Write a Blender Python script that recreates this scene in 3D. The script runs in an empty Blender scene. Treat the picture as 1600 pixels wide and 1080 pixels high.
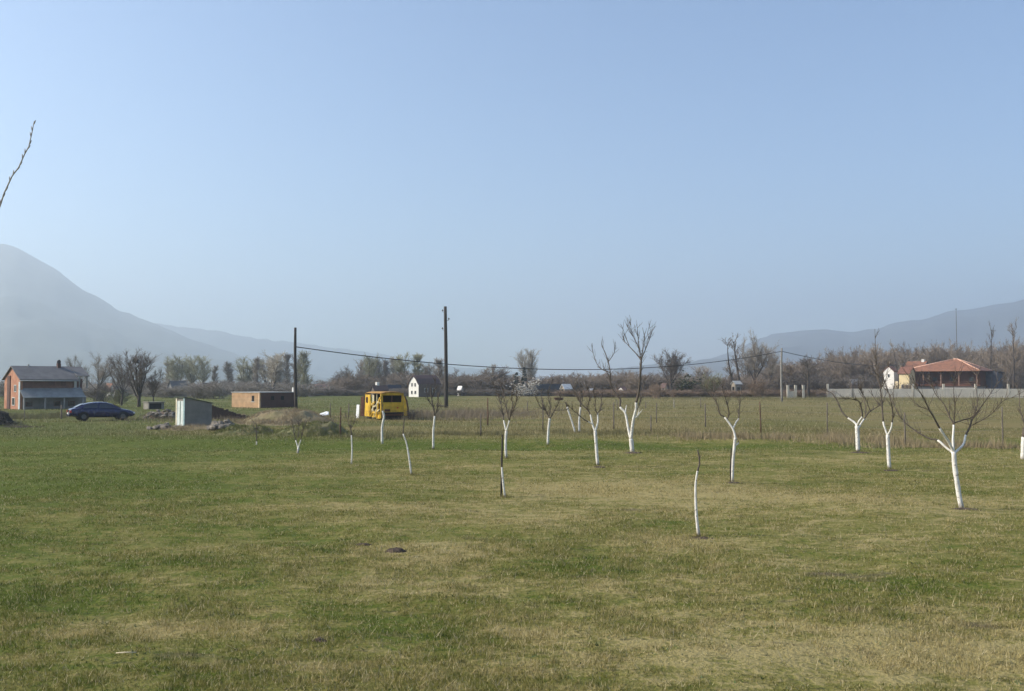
import bpy, math, random
import numpy as np
from mathutils import Vector, Matrix
R = math.radians
rnd = random.Random(7)
SC = bpy.context.scene
COL = SC.collection

# ------------------------------------------------------------ camera model
F = 1500.0; CX = 800.0; CY = 540.0; HZ = 600.0; H = 2.8
TH = math.atan((HZ - CY) / F)
def ray(px, py):
    u = (px - CX) / F; v = (CY - py) / F
    return u, math.cos(TH) - v * math.sin(TH), math.sin(TH) + v * math.cos(TH)
def W(px, py, Y):
    x, y, z = ray(px, py); k = Y / y
    return Vector((x * k, Y, H + z * k))
def G(px, py):
    x, y, z = ray(px, py); k = -H / z
    return Vector((x * k, y * k, 0.0))
def at(px, Y):                      # ground point seen in column px at distance Y
    p = W(px, HZ, Y); return Vector((p.x, Y, 0))

# ------------------------------------------------------------ height noise
def _hash(ix, iy, s):
    n = (ix * 374761393 + iy * 668265263 + s * 974634777) & 0xffffffff
    n = ((n ^ (n >> 13)) * 1274126177) & 0xffffffff
    return ((n ^ (n >> 16)) & 0xffff) / 65535.0
def vnoise(x, y, s=0):
    x = np.asarray(x, float); y = np.asarray(y, float)
    ix = np.floor(x).astype(np.int64); iy = np.floor(y).astype(np.int64)
    fx = x - ix; fy = y - iy
    fx = fx * fx * (3 - 2 * fx); fy = fy * fy * (3 - 2 * fy)
    a = _hash(ix, iy, s); b = _hash(ix + 1, iy, s); c = _hash(ix, iy + 1, s); d = _hash(ix + 1, iy + 1, s)
    return (a * (1 - fx) + b * fx) * (1 - fy) + (c * (1 - fx) + d * fx) * fy
def gz(x, y):
    x = np.asarray(x, float); y = np.asarray(y, float)
    near = np.clip(1 - (y - 30) / 60, 0.15, 1)
    z = (vnoise(x / 4.1, y / 3.0, 1) - .5) * .12 + (vnoise(x / 1.3, y / 1.1, 2) - .5) * .06 * near \
        + (vnoise(x / .42, y / .4, 3) - .5) * .035 * near
    z = z - .16 * np.exp(-((y - 44 - .05 * x) / 2.2) ** 2) * np.clip((x + 22) / 8, 0, 1)
    return z
def gzf(x, y): return float(gz(x, y))

# ------------------------------------------------------------ materials
MATS = {}
def mat(name, c, rough=.8, var=.25, scale=3.0, bump=.0, metal=0., c2=None, spec=.3, stretch=(1, 1, 1)):
    if name in MATS: return MATS[name]
    m = bpy.data.materials.new(name); m.use_nodes = True; MATS[name] = m
    nt = m.node_tree; b = nt.nodes['Principled BSDF']
    b.inputs['Roughness'].default_value = rough; b.inputs['Metallic'].default_value = metal
    b.inputs['Specular IOR Level'].default_value = spec
    tc = nt.nodes.new('ShaderNodeTexCoord'); mp = nt.nodes.new('ShaderNodeMapping')
    mp.inputs['Scale'].default_value = stretch
    nt.links.new(tc.outputs['Object'], mp.inputs[0])
    n = nt.nodes.new('ShaderNodeTexNoise'); n.inputs['Scale'].default_value = scale; n.inputs['Detail'].default_value = 6
    n.inputs['Roughness'].default_value = .65
    nt.links.new(mp.outputs[0], n.inputs['Vector'])
    r = nt.nodes.new('ShaderNodeValToRGB')
    r.color_ramp.elements[0].position = .3; r.color_ramp.elements[1].position = .7
    lo = tuple(max(0, v * (1 - var)) for v in c); hi = tuple(min(1, v * (1 + var)) for v in c)
    if c2: lo = c2; hi = c
    r.color_ramp.elements[0].color = (*lo, 1); r.color_ramp.elements[1].color = (*hi, 1)
    nt.links.new(n.outputs['Fac'], r.inputs[0]); nt.links.new(r.outputs[0], b.inputs['Base Color'])
    if bump:
        bp = nt.nodes.new('ShaderNodeBump'); bp.inputs['Strength'].default_value = bump; bp.inputs['Distance'].default_value = .02
        nt.links.new(n.outputs['Fac'], bp.inputs['Height']); nt.links.new(bp.outputs[0], b.inputs['Normal'])
    return m
def brick(name, c1, c2, mortar, scale=4):
    m = bpy.data.materials.new(name); m.use_nodes = True; MATS[name] = m
    nt = m.node_tree; b = nt.nodes['Principled BSDF']; b.inputs['Roughness'].default_value = .9
    tc = nt.nodes.new('ShaderNodeTexCoord'); mp = nt.nodes.new('ShaderNodeMapping'); mp.inputs['Rotation'].default_value = (R(90), 0, R(20))
    br = nt.nodes.new('ShaderNodeTexBrick'); br.inputs['Scale'].default_value = scale
    for k, v in (('Color1', c1), ('Color2', c2), ('Mortar', mortar)): br.inputs[k].default_value = (*v, 1)
    nt.links.new(tc.outputs['Object'], mp.inputs[0]); nt.links.new(mp.outputs[0], br.inputs[0])
    n = nt.nodes.new('ShaderNodeTexNoise'); n.inputs['Scale'].default_value = 1.6; n.inputs['Detail'].default_value = 5
    nt.links.new(tc.outputs['Object'], n.inputs[0])
    mx = nt.nodes.new('ShaderNodeMixRGB'); mx.blend_type = 'MULTIPLY'; mx.inputs[0].default_value = .6
    nt.links.new(br.outputs[0], mx.inputs[1]); nt.links.new(n.outputs['Fac'], mx.inputs[2]); nt.links.new(mx.outputs[0], b.inputs['Base Color'])
    return m
def tiles(name, c, c2, sc=3.0):
    m = bpy.data.materials.new(name); m.use_nodes = True; MATS[name] = m
    nt = m.node_tree; b = nt.nodes['Principled BSDF']; b.inputs['Roughness'].default_value = .75
    tc = nt.nodes.new('ShaderNodeTexCoord'); w = nt.nodes.new('ShaderNodeTexWave'); w.inputs['Scale'].default_value = sc
    w.inputs['Distortion'].default_value = 1.0; w.bands_direction = 'Z'
    n = nt.nodes.new('ShaderNodeTexNoise'); n.inputs['Scale'].default_value = 1.3; n.inputs['Detail'].default_value = 6
    nt.links.new(tc.outputs['Object'], w.inputs[0]); nt.links.new(tc.outputs['Object'], n.inputs[0])
    a = nt.nodes.new('ShaderNodeMath'); a.operation = 'MULTIPLY_ADD'; a.inputs[1].default_value = .3
    nt.links.new(w.outputs['Fac'], a.inputs[0]); nt.links.new(n.outputs['Fac'], a.inputs[2])
    r = nt.nodes.new('ShaderNodeValToRGB'); r.color_ramp.elements[0].position = .35; r.color_ramp.elements[1].position = .85
    r.color_ramp.elements[0].color = (*c2, 1); r.color_ramp.elements[1].color = (*c, 1)
    nt.links.new(a.outputs[0], r.inputs[0]); nt.links.new(r.outputs[0], b.inputs['Base Color'])
    bp = nt.nodes.new('ShaderNodeBump'); bp.inputs['Strength'].default_value = .5; bp.inputs['Distance'].default_value = .03
    nt.links.new(w.outputs['Fac'], bp.inputs['Height']); nt.links.new(bp.outputs[0], b.inputs['Normal'])
    return m

# ------------------------------------------------------------ mesh builder
class MB:
    def __init__(s): s.v = []; s.f = []; s.sm = []
    def add(s, vs, fs, smooth=False):
        o = len(s.v); s.v += [tuple(p) for p in vs]; s.f += [tuple(i + o for i in f) for f in fs]; s.sm += [smooth] * len(fs); return s
    def box(s, x0, y0, z0, x1, y1, z1):
        return s.add([(x0,y0,z0),(x1,y0,z0),(x1,y1,z0),(x0,y1,z0),(x0,y0,z1),(x1,y0,z1),(x1,y1,z1),(x0,y1,z1)],
                     [(0,3,2,1),(4,5,6,7),(0,1,5,4),(1,2,6,5),(2,3,7,6),(3,0,4,7)])
    def hexa(s, lo, hi):           # four bottom, four top points
        return s.add(list(lo) + list(hi), [(0,3,2,1),(4,5,6,7),(0,1,5,4),(1,2,6,5),(2,3,7,6),(3,0,4,7)])
    def prism(s, pts, d):          # polygon (3d points) extruded along vector d
        n = len(pts); p = [Vector(q) for q in pts]; q = [a + Vector(d) for a in p]
        return s.add(p + q, [tuple(range(n))[::-1], tuple(range(n, 2 * n))] + [(i, (i + 1) % n, (i + 1) % n + n, i + n) for i in range(n)])
    def tube(s, pts, rad, n=6, cap=True, smooth=True, jit=0):
        pts = [Vector(p) for p in pts]; m = len(pts)
        if not hasattr(rad, '__len__'): rad = [rad] * m
        vs = []; up = None
        for i, p in enumerate(pts):
            t = (pts[min(i + 1, m - 1)] - pts[max(i - 1, 0)])
            if t.length < 1e-9: t = Vector((0, 0, 1))
            t.normalize()
            if up is None:
                up = t.orthogonal().normalized()
            else:
                up = (up - t * up.dot(t))
                up = up.normalized() if up.length > 1e-6 else t.orthogonal().normalized()
            b = t.cross(up)
            for k in range(n):
                a = 2 * math.pi * k / n; r = rad[i] * (1 + (rnd.uniform(-jit, jit) if jit else 0))
                vs.append(p + (up * math.cos(a) + b * math.sin(a)) * r)
        fs = [(i * n + k, i * n + (k + 1) % n, (i + 1) * n + (k + 1) % n, (i + 1) * n + k) for i in range(m - 1) for k in range(n)]
        if cap: fs += [tuple(range(n))[::-1], tuple(range((m - 1) * n, m * n))]
        return s.add(vs, fs, smooth)
    def twig(s, a, b, r):
        d = b - a
        u = d.orthogonal().normalized() * r; w = d.cross(u).normalized() * r
        return s.add([a + u, a - u * .5 + w * .87, a - u * .5 - w * .87, b], [(0, 1, 3), (1, 2, 3), (2, 0, 3)])
    def blob(s, c, rx, ry, rz, seg=10, rings=6, jit=.2, seed=0):
        r_ = random.Random(seed); vs = []; fs = []
        for i in range(rings + 1):
            ph = math.pi * i / rings
            for k in range(seg):
                a = 2 * math.pi * k / seg; q = 1 + r_.uniform(-jit, jit)
                if i in (0, rings): q = 1
                vs.append((c[0] + rx * math.sin(ph) * math.cos(a) * q, c[1] + ry * math.sin(ph) * math.sin(a) * q, c[2] + rz * math.cos(ph) * q))
        for i in range(rings):
            for k in range(seg): fs.append((i*seg+k, (i+1)*seg+k, (i+1)*seg+(k+1)%seg, i*seg+(k+1)%seg))
        return s.add(vs, fs)
    def data(s, name, m):
        me = bpy.data.meshes.new(name); me.from_pydata(s.v, [], s.f)
        me.polygons.foreach_set('use_smooth', s.sm); me.materials.append(m); me.validate(); me.update(); return me
    def build(s, name, m, parent=None, off=None):
        if off is not None:
            ox, oy, oz = off; s.v = [(a - ox, b - oy, c - oz) for a, b, c in s.v]
        return link(name, s.data(name, m), parent)
def link(name, me, parent=None):
    o = bpy.data.objects.new(name, me); COL.objects.link(o)
    if parent: o.parent = parent
    return o
def tag(o, label=None, cat=None, group=None, kind=None):
    for k, v in (('label', label), ('category', cat), ('group', group), ('kind', kind)):
        if v: o[k] = v
    return o
def thing(name, label, cat, loc, rz=0, group=None):
    o = bpy.data.objects.new(name, None); COL.objects.link(o)
    o.location = loc; o.rotation_euler = (0, 0, rz); o.empty_display_size = .3
    return tag(o, label, cat, group)
def corner(px, py, az):
    """near vertical corner of a building: ground point, rotation, metres per photo pixel there"""
    p = G(px, py); return p, R(180 - az), p.y / F

# ------------------------------------------------------------ world, sun, haze, camera
SUN_AZ = -92.0; SUN_EL = 33.0
w = bpy.data.worlds.new('World'); SC.world = w; w.use_nodes = True
nt = w.node_tree; bg = nt.nodes['Background']
sky = nt.nodes.new('ShaderNodeTexSky'); sky.sky_type = 'NISHITA'; sky.sun_disc = False
sky.sun_elevation = R(SUN_EL); sky.sun_rotation = R(SUN_AZ); sky.air_density = 1.0; sky.dust_density = 0.8; sky.ozone_density = 3.6
nt.links.new(sky.outputs[0], bg.inputs[0]); bg.inputs[1].default_value = .12
sl = bpy.data.lights.new('sun', 'SUN'); sl.energy = 4.0; sl.angle = R(.5); sl.color = (1, .91, .76)
so = bpy.data.objects.new('sun', sl); COL.objects.link(so)
sd = Vector((math.sin(R(SUN_AZ)) * math.cos(R(SUN_EL)), math.cos(R(SUN_AZ)) * math.cos(R(SUN_EL)), math.sin(R(SUN_EL))))
so.rotation_euler = sd.to_track_quat('Z', 'Y').to_euler(); so.location = (-30, 0, 60)
cd = bpy.data.cameras.new('camera'); co = bpy.data.objects.new('camera', cd); COL.objects.link(co)
cd.sensor_width = 36; cd.lens = 36 * F / 1600; cd.clip_end = 30000; cd.clip_start = .1
co.location = (0, 0, H); co.rotation_euler = (R(90) + TH, 0, 0); SC.camera = co
SC.view_settings.view_transform = 'Standard'; SC.view_settings.look = 'None'; SC.view_settings.gamma = 1
SC.view_settings.exposure = 0.66
SC.cycles.volume_bounces = 2; SC.cycles.max_bounces = 8; SC.cycles.use_denoising = True
BOX = 6200; TOP = 535
hz = MB().box(-BOX, -BOX, -3, BOX, BOX, TOP)
hm = bpy.data.materials.new('haze_air'); hm.use_nodes = True; hn = hm.node_tree
hn.nodes.remove(hn.nodes['Principled BSDF'])
pv = hn.nodes.new('ShaderNodeVolumePrincipled')
pv.inputs['Color'].default_value = (.80, .895, .99, 1); pv.inputs['Density'].default_value = .00040; pv.inputs['Anisotropy'].default_value = .5
hn.links.new(pv.outputs[0], hn.nodes['Material Output'].inputs['Volume'])
tag(hz.build('haze', hm), 'pale spring haze over the whole valley', 'haze', kind='stuff')

# ------------------------------------------------------------ field colour, shared by ground and grass
BLOBS = [(1480, 1010, 1.4, .9, .65), (1500, 915, 1.1, .8, -.48), (1330, 945, .9, .6, -.3), (1080, 850, 1.3, 1.1, .4), (660, 975, 1.9, 1.1, -.25), (490, 860, 1.2, 1.4, -.3), (650, 862, 1.3, .9, .5),
         (120, 930, 1.4, 1., -.2), (300, 985, 1.4, .5, .45), (1400, 790, 3.2, 1.8, .35), (300, 690, 7, 4, -.35), (120, 760, 4, 4, -.35), (540, 672, 6, 3, .45), (1000, 765, 4, 2.5, .45), (830, 985, .8, .5, .6), (700, 800, 3, 2, .3), (1180, 1020, 1.2, .6, .4), (900, 880, 1, 1.3, -.5)]
def field_color(nt, blade=False):
    N = nt.nodes.new; L = nt.links.new
    geo = N('ShaderNodeNewGeometry'); sep = N('ShaderNodeSeparateXYZ'); L(geo.outputs['Position'], sep.inputs[0])
    def noise(sc, det=4, st=(1, 1, 1), off=(0, 0, 0)):
        mp = N('ShaderNodeMapping'); mp.inputs['Scale'].default_value = st; mp.inputs['Location'].default_value = off
        n = N('ShaderNodeTexNoise'); n.inputs['Scale'].default_value = sc; n.inputs['Detail'].default_value = det; n.inputs['Roughness'].default_value = .6
        L(geo.outputs['Position'], mp.inputs[0]); L(mp.outputs[0], n.inputs['Vector']); return n.outputs['Fac']
    def M(op, a, b=None, c=None, clamp=False):
        m = N('ShaderNodeMath'); m.operation = op; m.use_clamp = clamp
        for i, v in enumerate((a, b, c)):
            if v is None: continue
            if isinstance(v, (int, float)): m.inputs[i].default_value = v
            else: L(v, m.inputs[i])
        return m.outputs[0]
    def mr(v, a, b, c=0., d=1., smooth=True):
        m = N('ShaderNodeMapRange'); m.interpolation_type = 'SMOOTHSTEP' if smooth else 'LINEAR'
        L(v, m.inputs[0])
        for i, k in enumerate((a, b, c, d)): m.inputs[i + 1].default_value = k
        return m.outputs[0]
    def mix(f, a, b, mode='MIX'):
        m = N('ShaderNodeMixRGB'); m.blend_type = mode
        if isinstance(f, float): m.inputs[0].default_value = f
        else: L(f, m.inputs[0])
        for i, v in ((1, a), (2, b)):
            if isinstance(v, tuple): m.inputs[i].default_value = (*v, 1)
            else: L(v, m.inputs[i])
        return m.outputs[0]
    X, Y = sep.outputs[0], sep.outputs[1]
    big = noise(.10, 3, (.7, 1.2, 1)); med = noise(.55, 5, (.7, 1.3, 1), (13, 5, 0)); sm = noise(2.6, 5, (.8, 1.2, 1), (3, 8, 0)); fine = noise(14, 6, off=(1, 2, 0))
    side = mr(X, -18, 3.5)
    d = M('MULTIPLY_ADD', side, .42, .16)
    d = M('MULTIPLY_ADD', M('SUBTRACT', big, .5), 1.1, d)
    d = M('MULTIPLY_ADD', M('SUBTRACT', med, .5), 1.5, d)
    d = M('MULTIPLY_ADD', M('SUBTRACT', sm, .5), 1.7, d)
    d = M('MULTIPLY_ADD', M('SUBTRACT', fine, .5), 1.6, d)
    for (bx, by, rx, ry, am) in BLOBS:
        g_ = G(bx, by)
        e_ = M('ADD', M('POWER', M('DIVIDE', M('SUBTRACT', X, g_.x), rx), 2), M('POWER', M('DIVIDE', M('SUBTRACT', Y, g_.y), ry), 2))
        d = M('MULTIPLY_ADD', M('POWER', 2.718, M('MULTIPLY', e_, -1)), am, d)
    # greener strip before the fence
    yb = M('SUBTRACT', M('SUBTRACT', Y, 44), M('MULTIPLY', X, .05))
    band = M('MULTIPLY', M('POWER', 2.718, M('MULTIPLY', M('POWER', M('DIVIDE', yb, 3.2), 2), -1)), mr(X, -18, -6))
    d = M('MULTIPLY_ADD', band, -.55, d, True)
    green = (.096, .122, .018); dry = (.33, .27, .115); mid = (.180, .168, .046)
    if blade: green = (.116, .148, .022); dry = (.43, .35, .15); mid = (.235, .214, .058)
    c = mix(mr(d, .05, .5), green, mid); c = mix(mr(d, .48, 1.0), c, dry)
    # browned, bare places
    br = noise(.8, 5, (.6, 1.2, 1), (40, 21, 0)); brm = M('MULTIPLY', mr(br, .60, .74), mr(X, -9, 0, .25, 1))
    c = mix(M('MULTIPLY', brm, .75), c, (.135, .105, .068))
    # the far meadow: greyer olive, brown rough ground at its right end
    far = mr(Y, 47, 53)
    fc = mix(mr(M('MULTIPLY_ADD', M('SUBTRACT', noise(.22, 8, (.35, 1, 1)), .5), 2.6, mr(X, -30, 5, .25, .75)), .1, 1.0), (.098, .112, .028), (.215, .17, .075))
    c = mix(M('MULTIPLY', far, .85), c, fc)
    rough = M('MULTIPLY', mr(Y, 185, 215), mr(X, 15, 45))
    c = mix(rough, c, (.20, .15, .10))
    # small dark spots in the colour
    sp = noise(5.5, 3, (.7, 1.3, 1), (7, 7, 0)); c = mix(M('MULTIPLY', mr(sp, .58, .70), .6), c, (.045, .05, .022))
    return c, fine, sm, M, mr, mix
gm = bpy.data.materials.new('meadow_ground'); gm.use_nodes = True; nt = gm.node_tree
c, fine, sm_, M_, mr_, mix_ = field_color(nt); b = nt.nodes['Principled BSDF']
nt.links.new(c, b.inputs['Base Color']); b.inputs['Roughness'].default_value = .95; b.inputs['Specular IOR Level'].default_value = .1
bp = nt.nodes.new('ShaderNodeBump'); bp.inputs['Strength'].default_value = .9; bp.inputs['Distance'].default_value = .06
nt.links.new(M_('ADD', fine, sm_), bp.inputs['Height']); nt.links.new(bp.outputs[0], b.inputs['Normal'])
bm_ = bpy.data.materials.new('grass_blade'); bm_.use_nodes = True; nt = bm_.node_tree
c, fine, sm_, M_, mr_, mix_ = field_color(nt, True); b = nt.nodes['Principled BSDF']
at_ = nt.nodes.new('ShaderNodeAttribute'); at_.attribute_name = 'tint'
c = mix_(mr_(at_.outputs['Fac'], .72, 1.0), c, (.55, .46, .27)); c = mix_(mr_(at_.outputs['Fac'], .35, 0.0, 0., .6), c, (.045, .06, .018))
nt.links.new(c, b.inputs['Base Color']); b.inputs['Roughness'].default_value = .7; b.inputs['Specular IOR Level'].default_value = .2
tr = nt.nodes.new('ShaderNodeBsdfTranslucent'); nt.links.new(c, tr.inputs[0]); ms = nt.nodes.new('ShaderNodeMixShader'); ms.inputs[0].default_value = .35
nt.links.new(b.outputs[0], ms.inputs[1]); nt.links.new(tr.outputs[0], ms.inputs[2]); nt.links.new(ms.outputs[0], nt.nodes['Material Output'].inputs[0])

def np_mesh(name, v, f, m, smooth=True):
    me = bpy.data.meshes.new(name); me.vertices.add(len(v)); me.vertices.foreach_set('co', v.astype(np.float32).ravel())
    k = f.shape[1]; me.loops.add(f.size); me.loops.foreach_set('vertex_index', f.astype(np.int32).ravel())
    me.polygons.add(len(f)); me.polygons.foreach_set('loop_start', np.arange(0, f.size, k, dtype=np.int32))
    me.polygons.foreach_set('loop_total', np.full(len(f), k, np.int32))
    me.polygons.foreach_set('use_smooth', np.full(len(f), smooth)); me.materials.append(m); me.update(calc_edges=True); return me
def grid_faces(nx, ny):
    i, j = np.meshgrid(np.arange(nx - 1), np.arange(ny - 1)); a = (j * nx + i).ravel()
    return np.stack([a, a + 1, a + nx + 1, a + nx], 1)
def graded(lo, hi, step, n):
    # sinh-spaced coordinates through 0
    from math import asinh
    k = 1.0
    for _ in range(60):
        t1 = asinh(hi / k * 1.0); dt = step / k
        if (t1 + asinh(-lo / k)) / dt > n: k *= 1.0 / .93 if False else .93
        else: break
    return np.sinh(np.linspace(-asinh(-lo / k), asinh(hi / k), n)) * k
xs = graded(-6100, 6100, .16, 460); ys = graded(-60, 6050, .14, 460)
ys = np.where(ys > 0, ys, ys) 
xs = np.unique(np.concatenate([np.linspace(-45, 45, 400), np.sinh(np.linspace(0, math.asinh(6100 / 45), 60)) * 45 + 45.2 * 0, -np.sinh(np.linspace(0, math.asinh(6100 / 45), 60)) * 45]))
ys = np.unique(np.concatenate([np.linspace(-100, 5, 12), np.linspace(5.2, 30, 190), np.linspace(30.2, 75, 140), 75 * np.exp(np.linspace(.003, math.log(6100 / 75), 70))]))
XX, YY = np.meshgrid(xs, ys); ZZ = gz(XX, YY)
ZZ = np.where(YY > 90, ZZ * np.clip(1 - (YY - 90) / 60, 0, 1), ZZ)
gme = np_mesh('ground', np.stack([XX.ravel(), YY.ravel(), ZZ.ravel()], 1), grid_faces(len(xs), len(ys)), gm)
tag(link('ground', gme), 'mown spring meadow with green and straw coloured patches', 'ground', kind='structure')

def blades(name, xy, h, wd, m, lean=.5, seed=1, z0=None):
    n = len(xy); rs = np.random.RandomState(seed)
    z = gz(xy[:, 0], xy[:, 1]) if z0 is None else z0
    a = rs.uniform(0, np.pi, n); la = rs.uniform(0, 2 * np.pi, n); ll = np.abs(rs.normal(0, lean, n)) * h
    base = np.stack([xy[:, 0], xy[:, 1], z - .004], 1)
    s = np.stack([np.cos(a) * wd / 2, np.sin(a) * wd / 2, np.zeros(n)], 1)
    top = base + np.stack([np.cos(la) * ll, np.sin(la) * ll, h], 1)
    v = np.stack([base - s, base + s, top], 1).reshape(-1, 3)
    me = np_mesh(name, v, np.arange(3 * n).reshape(-1, 3), m, False)
    t = me.attributes.new('tint', 'FLOAT', 'FACE'); t.data.foreach_set('value', rs.uniform(0, 1, n).astype(np.float32))
    return tag(link(name, me), kind='stuff')
rs = np.random.RandomState(3)
n = 760000
u = rs.uniform(0, 1, n); yy = 7.0 * (60 / 7.0) ** (u ** .92); xx = rs.uniform(-1, 1, n) * (.60 * yy + 2.0)
tn = vnoise(xx / .22, yy / .22, 11) * .45 + vnoise(xx / .7, yy / .7, 13) * .35 + vnoise(xx / 2.6, yy / 2.6, 12) * .3
k = rs.uniform(0, 1, n) < (tn - .28) * 2.2; xx, yy, tn = xx[k], yy[k], tn[k]
h = rs.uniform(.02, .05, len(xx)) * (.25 + tn * 1.5) ; wd = rs.uniform(.004, .008, len(xx)) * (1 + yy / 14)
tag(blades('grass', np.stack([xx, yy], 1), h, wd, bm_, .8), 'short mown grass, green on the left and drier on the right', 'grass')
n = 26000
yy = 7 * (34 / 7) ** rs.uniform(0, 1, n); xx = rs.uniform(-1, 1, n) * (.6 * yy + 1); q = (vnoise(xx / .16, yy / .16, 61) > .78) & (vnoise(xx / 1.8, yy / 1.8, 62) > .42); xx, yy = xx[q], yy[q]
tag(blades('broad_leaf_weeds', np.stack([xx, yy], 1), rs.uniform(.015, .04, len(xx)), rs.uniform(.012, .03, len(xx)), mat('weed_leaf', (.085, .12, .035), .6, .3, 3), 1.3, 8), 'small broad leaved weeds scattered in the grass', 'weeds')
n = 9000   # longer straw stalks standing above the sward
yy = 7 * (50 / 7) ** rs.uniform(0, 1, n); xx = rs.uniform(-.55, 1, n) * (.58 * yy + 1); q = vnoise(xx / 1.5, yy / 1.5, 21) > .45
xx, yy = xx[q], yy[q]
sm2 = mat('straw', (.36, .30, .17), .8, .25)
tag(blades('straw_stalks', np.stack([xx, yy], 1), rs.uniform(.05, .13, len(xx)), rs.uniform(.004, .006, len(xx)) * (1 + yy / 18), sm2, .7, 5), 'thin dry straw stalks standing in the sward', 'dry grass')
# tall dead grass along the wire fence and rough herbs round the pole
def band(n, poly, spread, hmin, hmax, name, m, label, seed, lo=None, clump=True):
    r_ = np.random.RandomState(seed); t = r_.uniform(0, len(poly) - 1, n); i = t.astype(int); fr = t - i
    P = np.array([[p.x, p.y] for p in poly]); q = P[i] * (1 - fr[:, None]) + P[np.minimum(i + 1, len(poly) - 1)] * fr[:, None]
    q = q + r_.normal(0, 1, (n, 2)) * np.array(spread)
    if clump:
        c_ = vnoise(q[:, 0] / .9, q[:, 1] / .9, seed) ; k = r_.uniform(0, 1, n) < (c_ * 1.6 - .25); q = q[k]; c_ = c_[k]
    else: c_ = np.full(len(q), .6)
    hh = r_.uniform(hmin, hmax, len(q)) * (.35 + c_)
    return tag(blades(name, q, hh, r_.uniform(.012, .03, len(q)), m, .45, seed), label, 'dry grass')
dry = mat('dead_grass', (.29, .23, .135), .9, .3, 1.5); dgreen = mat('rough_herbs', (.19, .17, .08), .9, .35, 1.2)
band(17000, [G(1060, 684), G(1180, 685), G(1300, 687), G(1420, 693), G(1560, 701), G(1720, 706)], (1.2, .8), .12, .5, 'dry_grass_strip', dry, 'pale dead grass tangled along the foot of the wire fence', 31)
band(16000, [G(520, 686), G(700, 680), G(860, 676), G(1060, 680)], (1.5, .9), .08, .28, 'rough_grass_strip', dgreen, 'rough grass growing under the fence posts in the middle', 32)
band(14000, [G(655, 652), G(720, 650), G(800, 648)], (2.5, 5), .25, .8, 'withered_weeds', mat('withered_weeds', (.24, .19, .13), .9, .3), 'withered grey brown weeds around the tall pole', 33)
band(9000, [G(0, 655), G(60, 652), G(120, 650)], (1.5, 5), .2, .6, 'weedy_margin', dgreen, 'weedy margin before the two storey house', 34)
band(12000, [G(210, 652), G(330, 655), G(420, 660), G(470, 655)], (2.5, 4), .15, .5, 'rubble_weeds', mat('rubble_weeds', (.25, .195, .125), .9, .3), 'dry weeds growing around the rubble and the outhouse', 35)
band(24000, [at(1060, 175), at(1230, 172), at(1420, 168), at(1700, 165)], (8, 6), .3, .8, 'meadow_edge', dgreen, 'rough grass at the far edge of the meadow', 36)

n = 190000
yy = 48 * (190 / 48) ** rs.uniform(0, 1, n); xx = rs.uniform(-1, 1, n) * (.58 * yy + 3); q = (vnoise(xx / 1.6, yy / 2.5, 41) * .6 + vnoise(xx / 9, yy / 14, 42) * .7) > rs.uniform(.35, 1.0, n)
xx, yy = xx[q], yy[q]
tag(blades('meadow_tufts', np.stack([xx, yy], 1), rs.uniform(.05, .22, len(xx)), rs.uniform(.015, .03, len(xx)) * (yy / 60), bm_, .5, 9), 'uneven tufts of rough grass over the far meadow', 'grass')
# ------------------------------------------------------------ mountains
mm = mat('forested_slope', (.075, .085, .075), 1, .35, .004)
def mountain(name, sil, D, depth, label, seed, rough=26):
    sil = sorted(sil); px = np.linspace(sil[0][0], sil[-1][0], 200); py = np.interp(px, [s[0] for s in sil], [s[1] for s in sil])
    T = np.linspace(-1, 1, 44); V = []
    for t in T:
        for a, yv in zip(px, py):
            hh = max(0, (HZ - yv)) / F * D
            dist = D + t * depth
            x = (a - CX) / F * dist
            p = max(0, 1 - abs(t)) ** 1.15
            rid = (vnoise(x / 190 + seed, dist / 160, seed) - .5) * 2 * (vnoise(x / 600, dist / 600, seed + 1) + .3)
            z = hh * p * (1 + .35 * float(rid) * (1 - p) * 1.2) + (float(vnoise(x / 40, dist / 40, seed + 2)) - .5) * rough * min(1, hh / 60) * (.4 + (1 - p))
            V.append((x, dist, z - 2))
    me = np_mesh(name, np.array(V), grid_faces(len(px), len(T)), mm)
    return tag(link(name, me), label, 'mountain', kind='structure')
mountain('mountain', [(-900, 560), (-600, 470), (-300, 415), (-120, 395), (-40, 380), (5, 375), (22, 380), (58, 401), (90, 418), (128, 447), (180, 478), (215, 494), (245, 503), (300, 526), (350, 545), (400, 560), (470, 580), (560, 599)], 3450, 1700, 'steep blue mountain falling from the left edge', 5)
mountain('mountain', [(60, 540), (160, 505), (240, 502), (300, 508), (340, 514), (380, 524), (450, 532), (520, 541), (600, 552), (700, 570), (800, 580), (900, 592), (980, 600)], 4700, 1000, 'faint far ridge showing behind the steep mountain', 15)
mountain('mountain', [(920, 600), (1000, 585), (1060, 568), (1130, 552), (1180, 528), (1205, 519), (1250, 512), (1290, 511), (1330, 515), (1372, 509), (1400, 500), (1450, 494), (1480, 484), (1530, 478), (1570, 472), (1600, 467), (1700, 452), (1900, 430), (2200, 470), (2500, 590)], 3700, 1600, 'long blue mountain rising to the right edge', 25)
mountain('mountain', [(860, 600), (930, 585), (965, 573), (1040, 566), (1100, 560), (1150, 555), (1210, 553), (1300, 566), (1420, 590), (1480, 600)], 2900, 700, 'low bluish hill behind the middle bare trees', 35)

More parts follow.
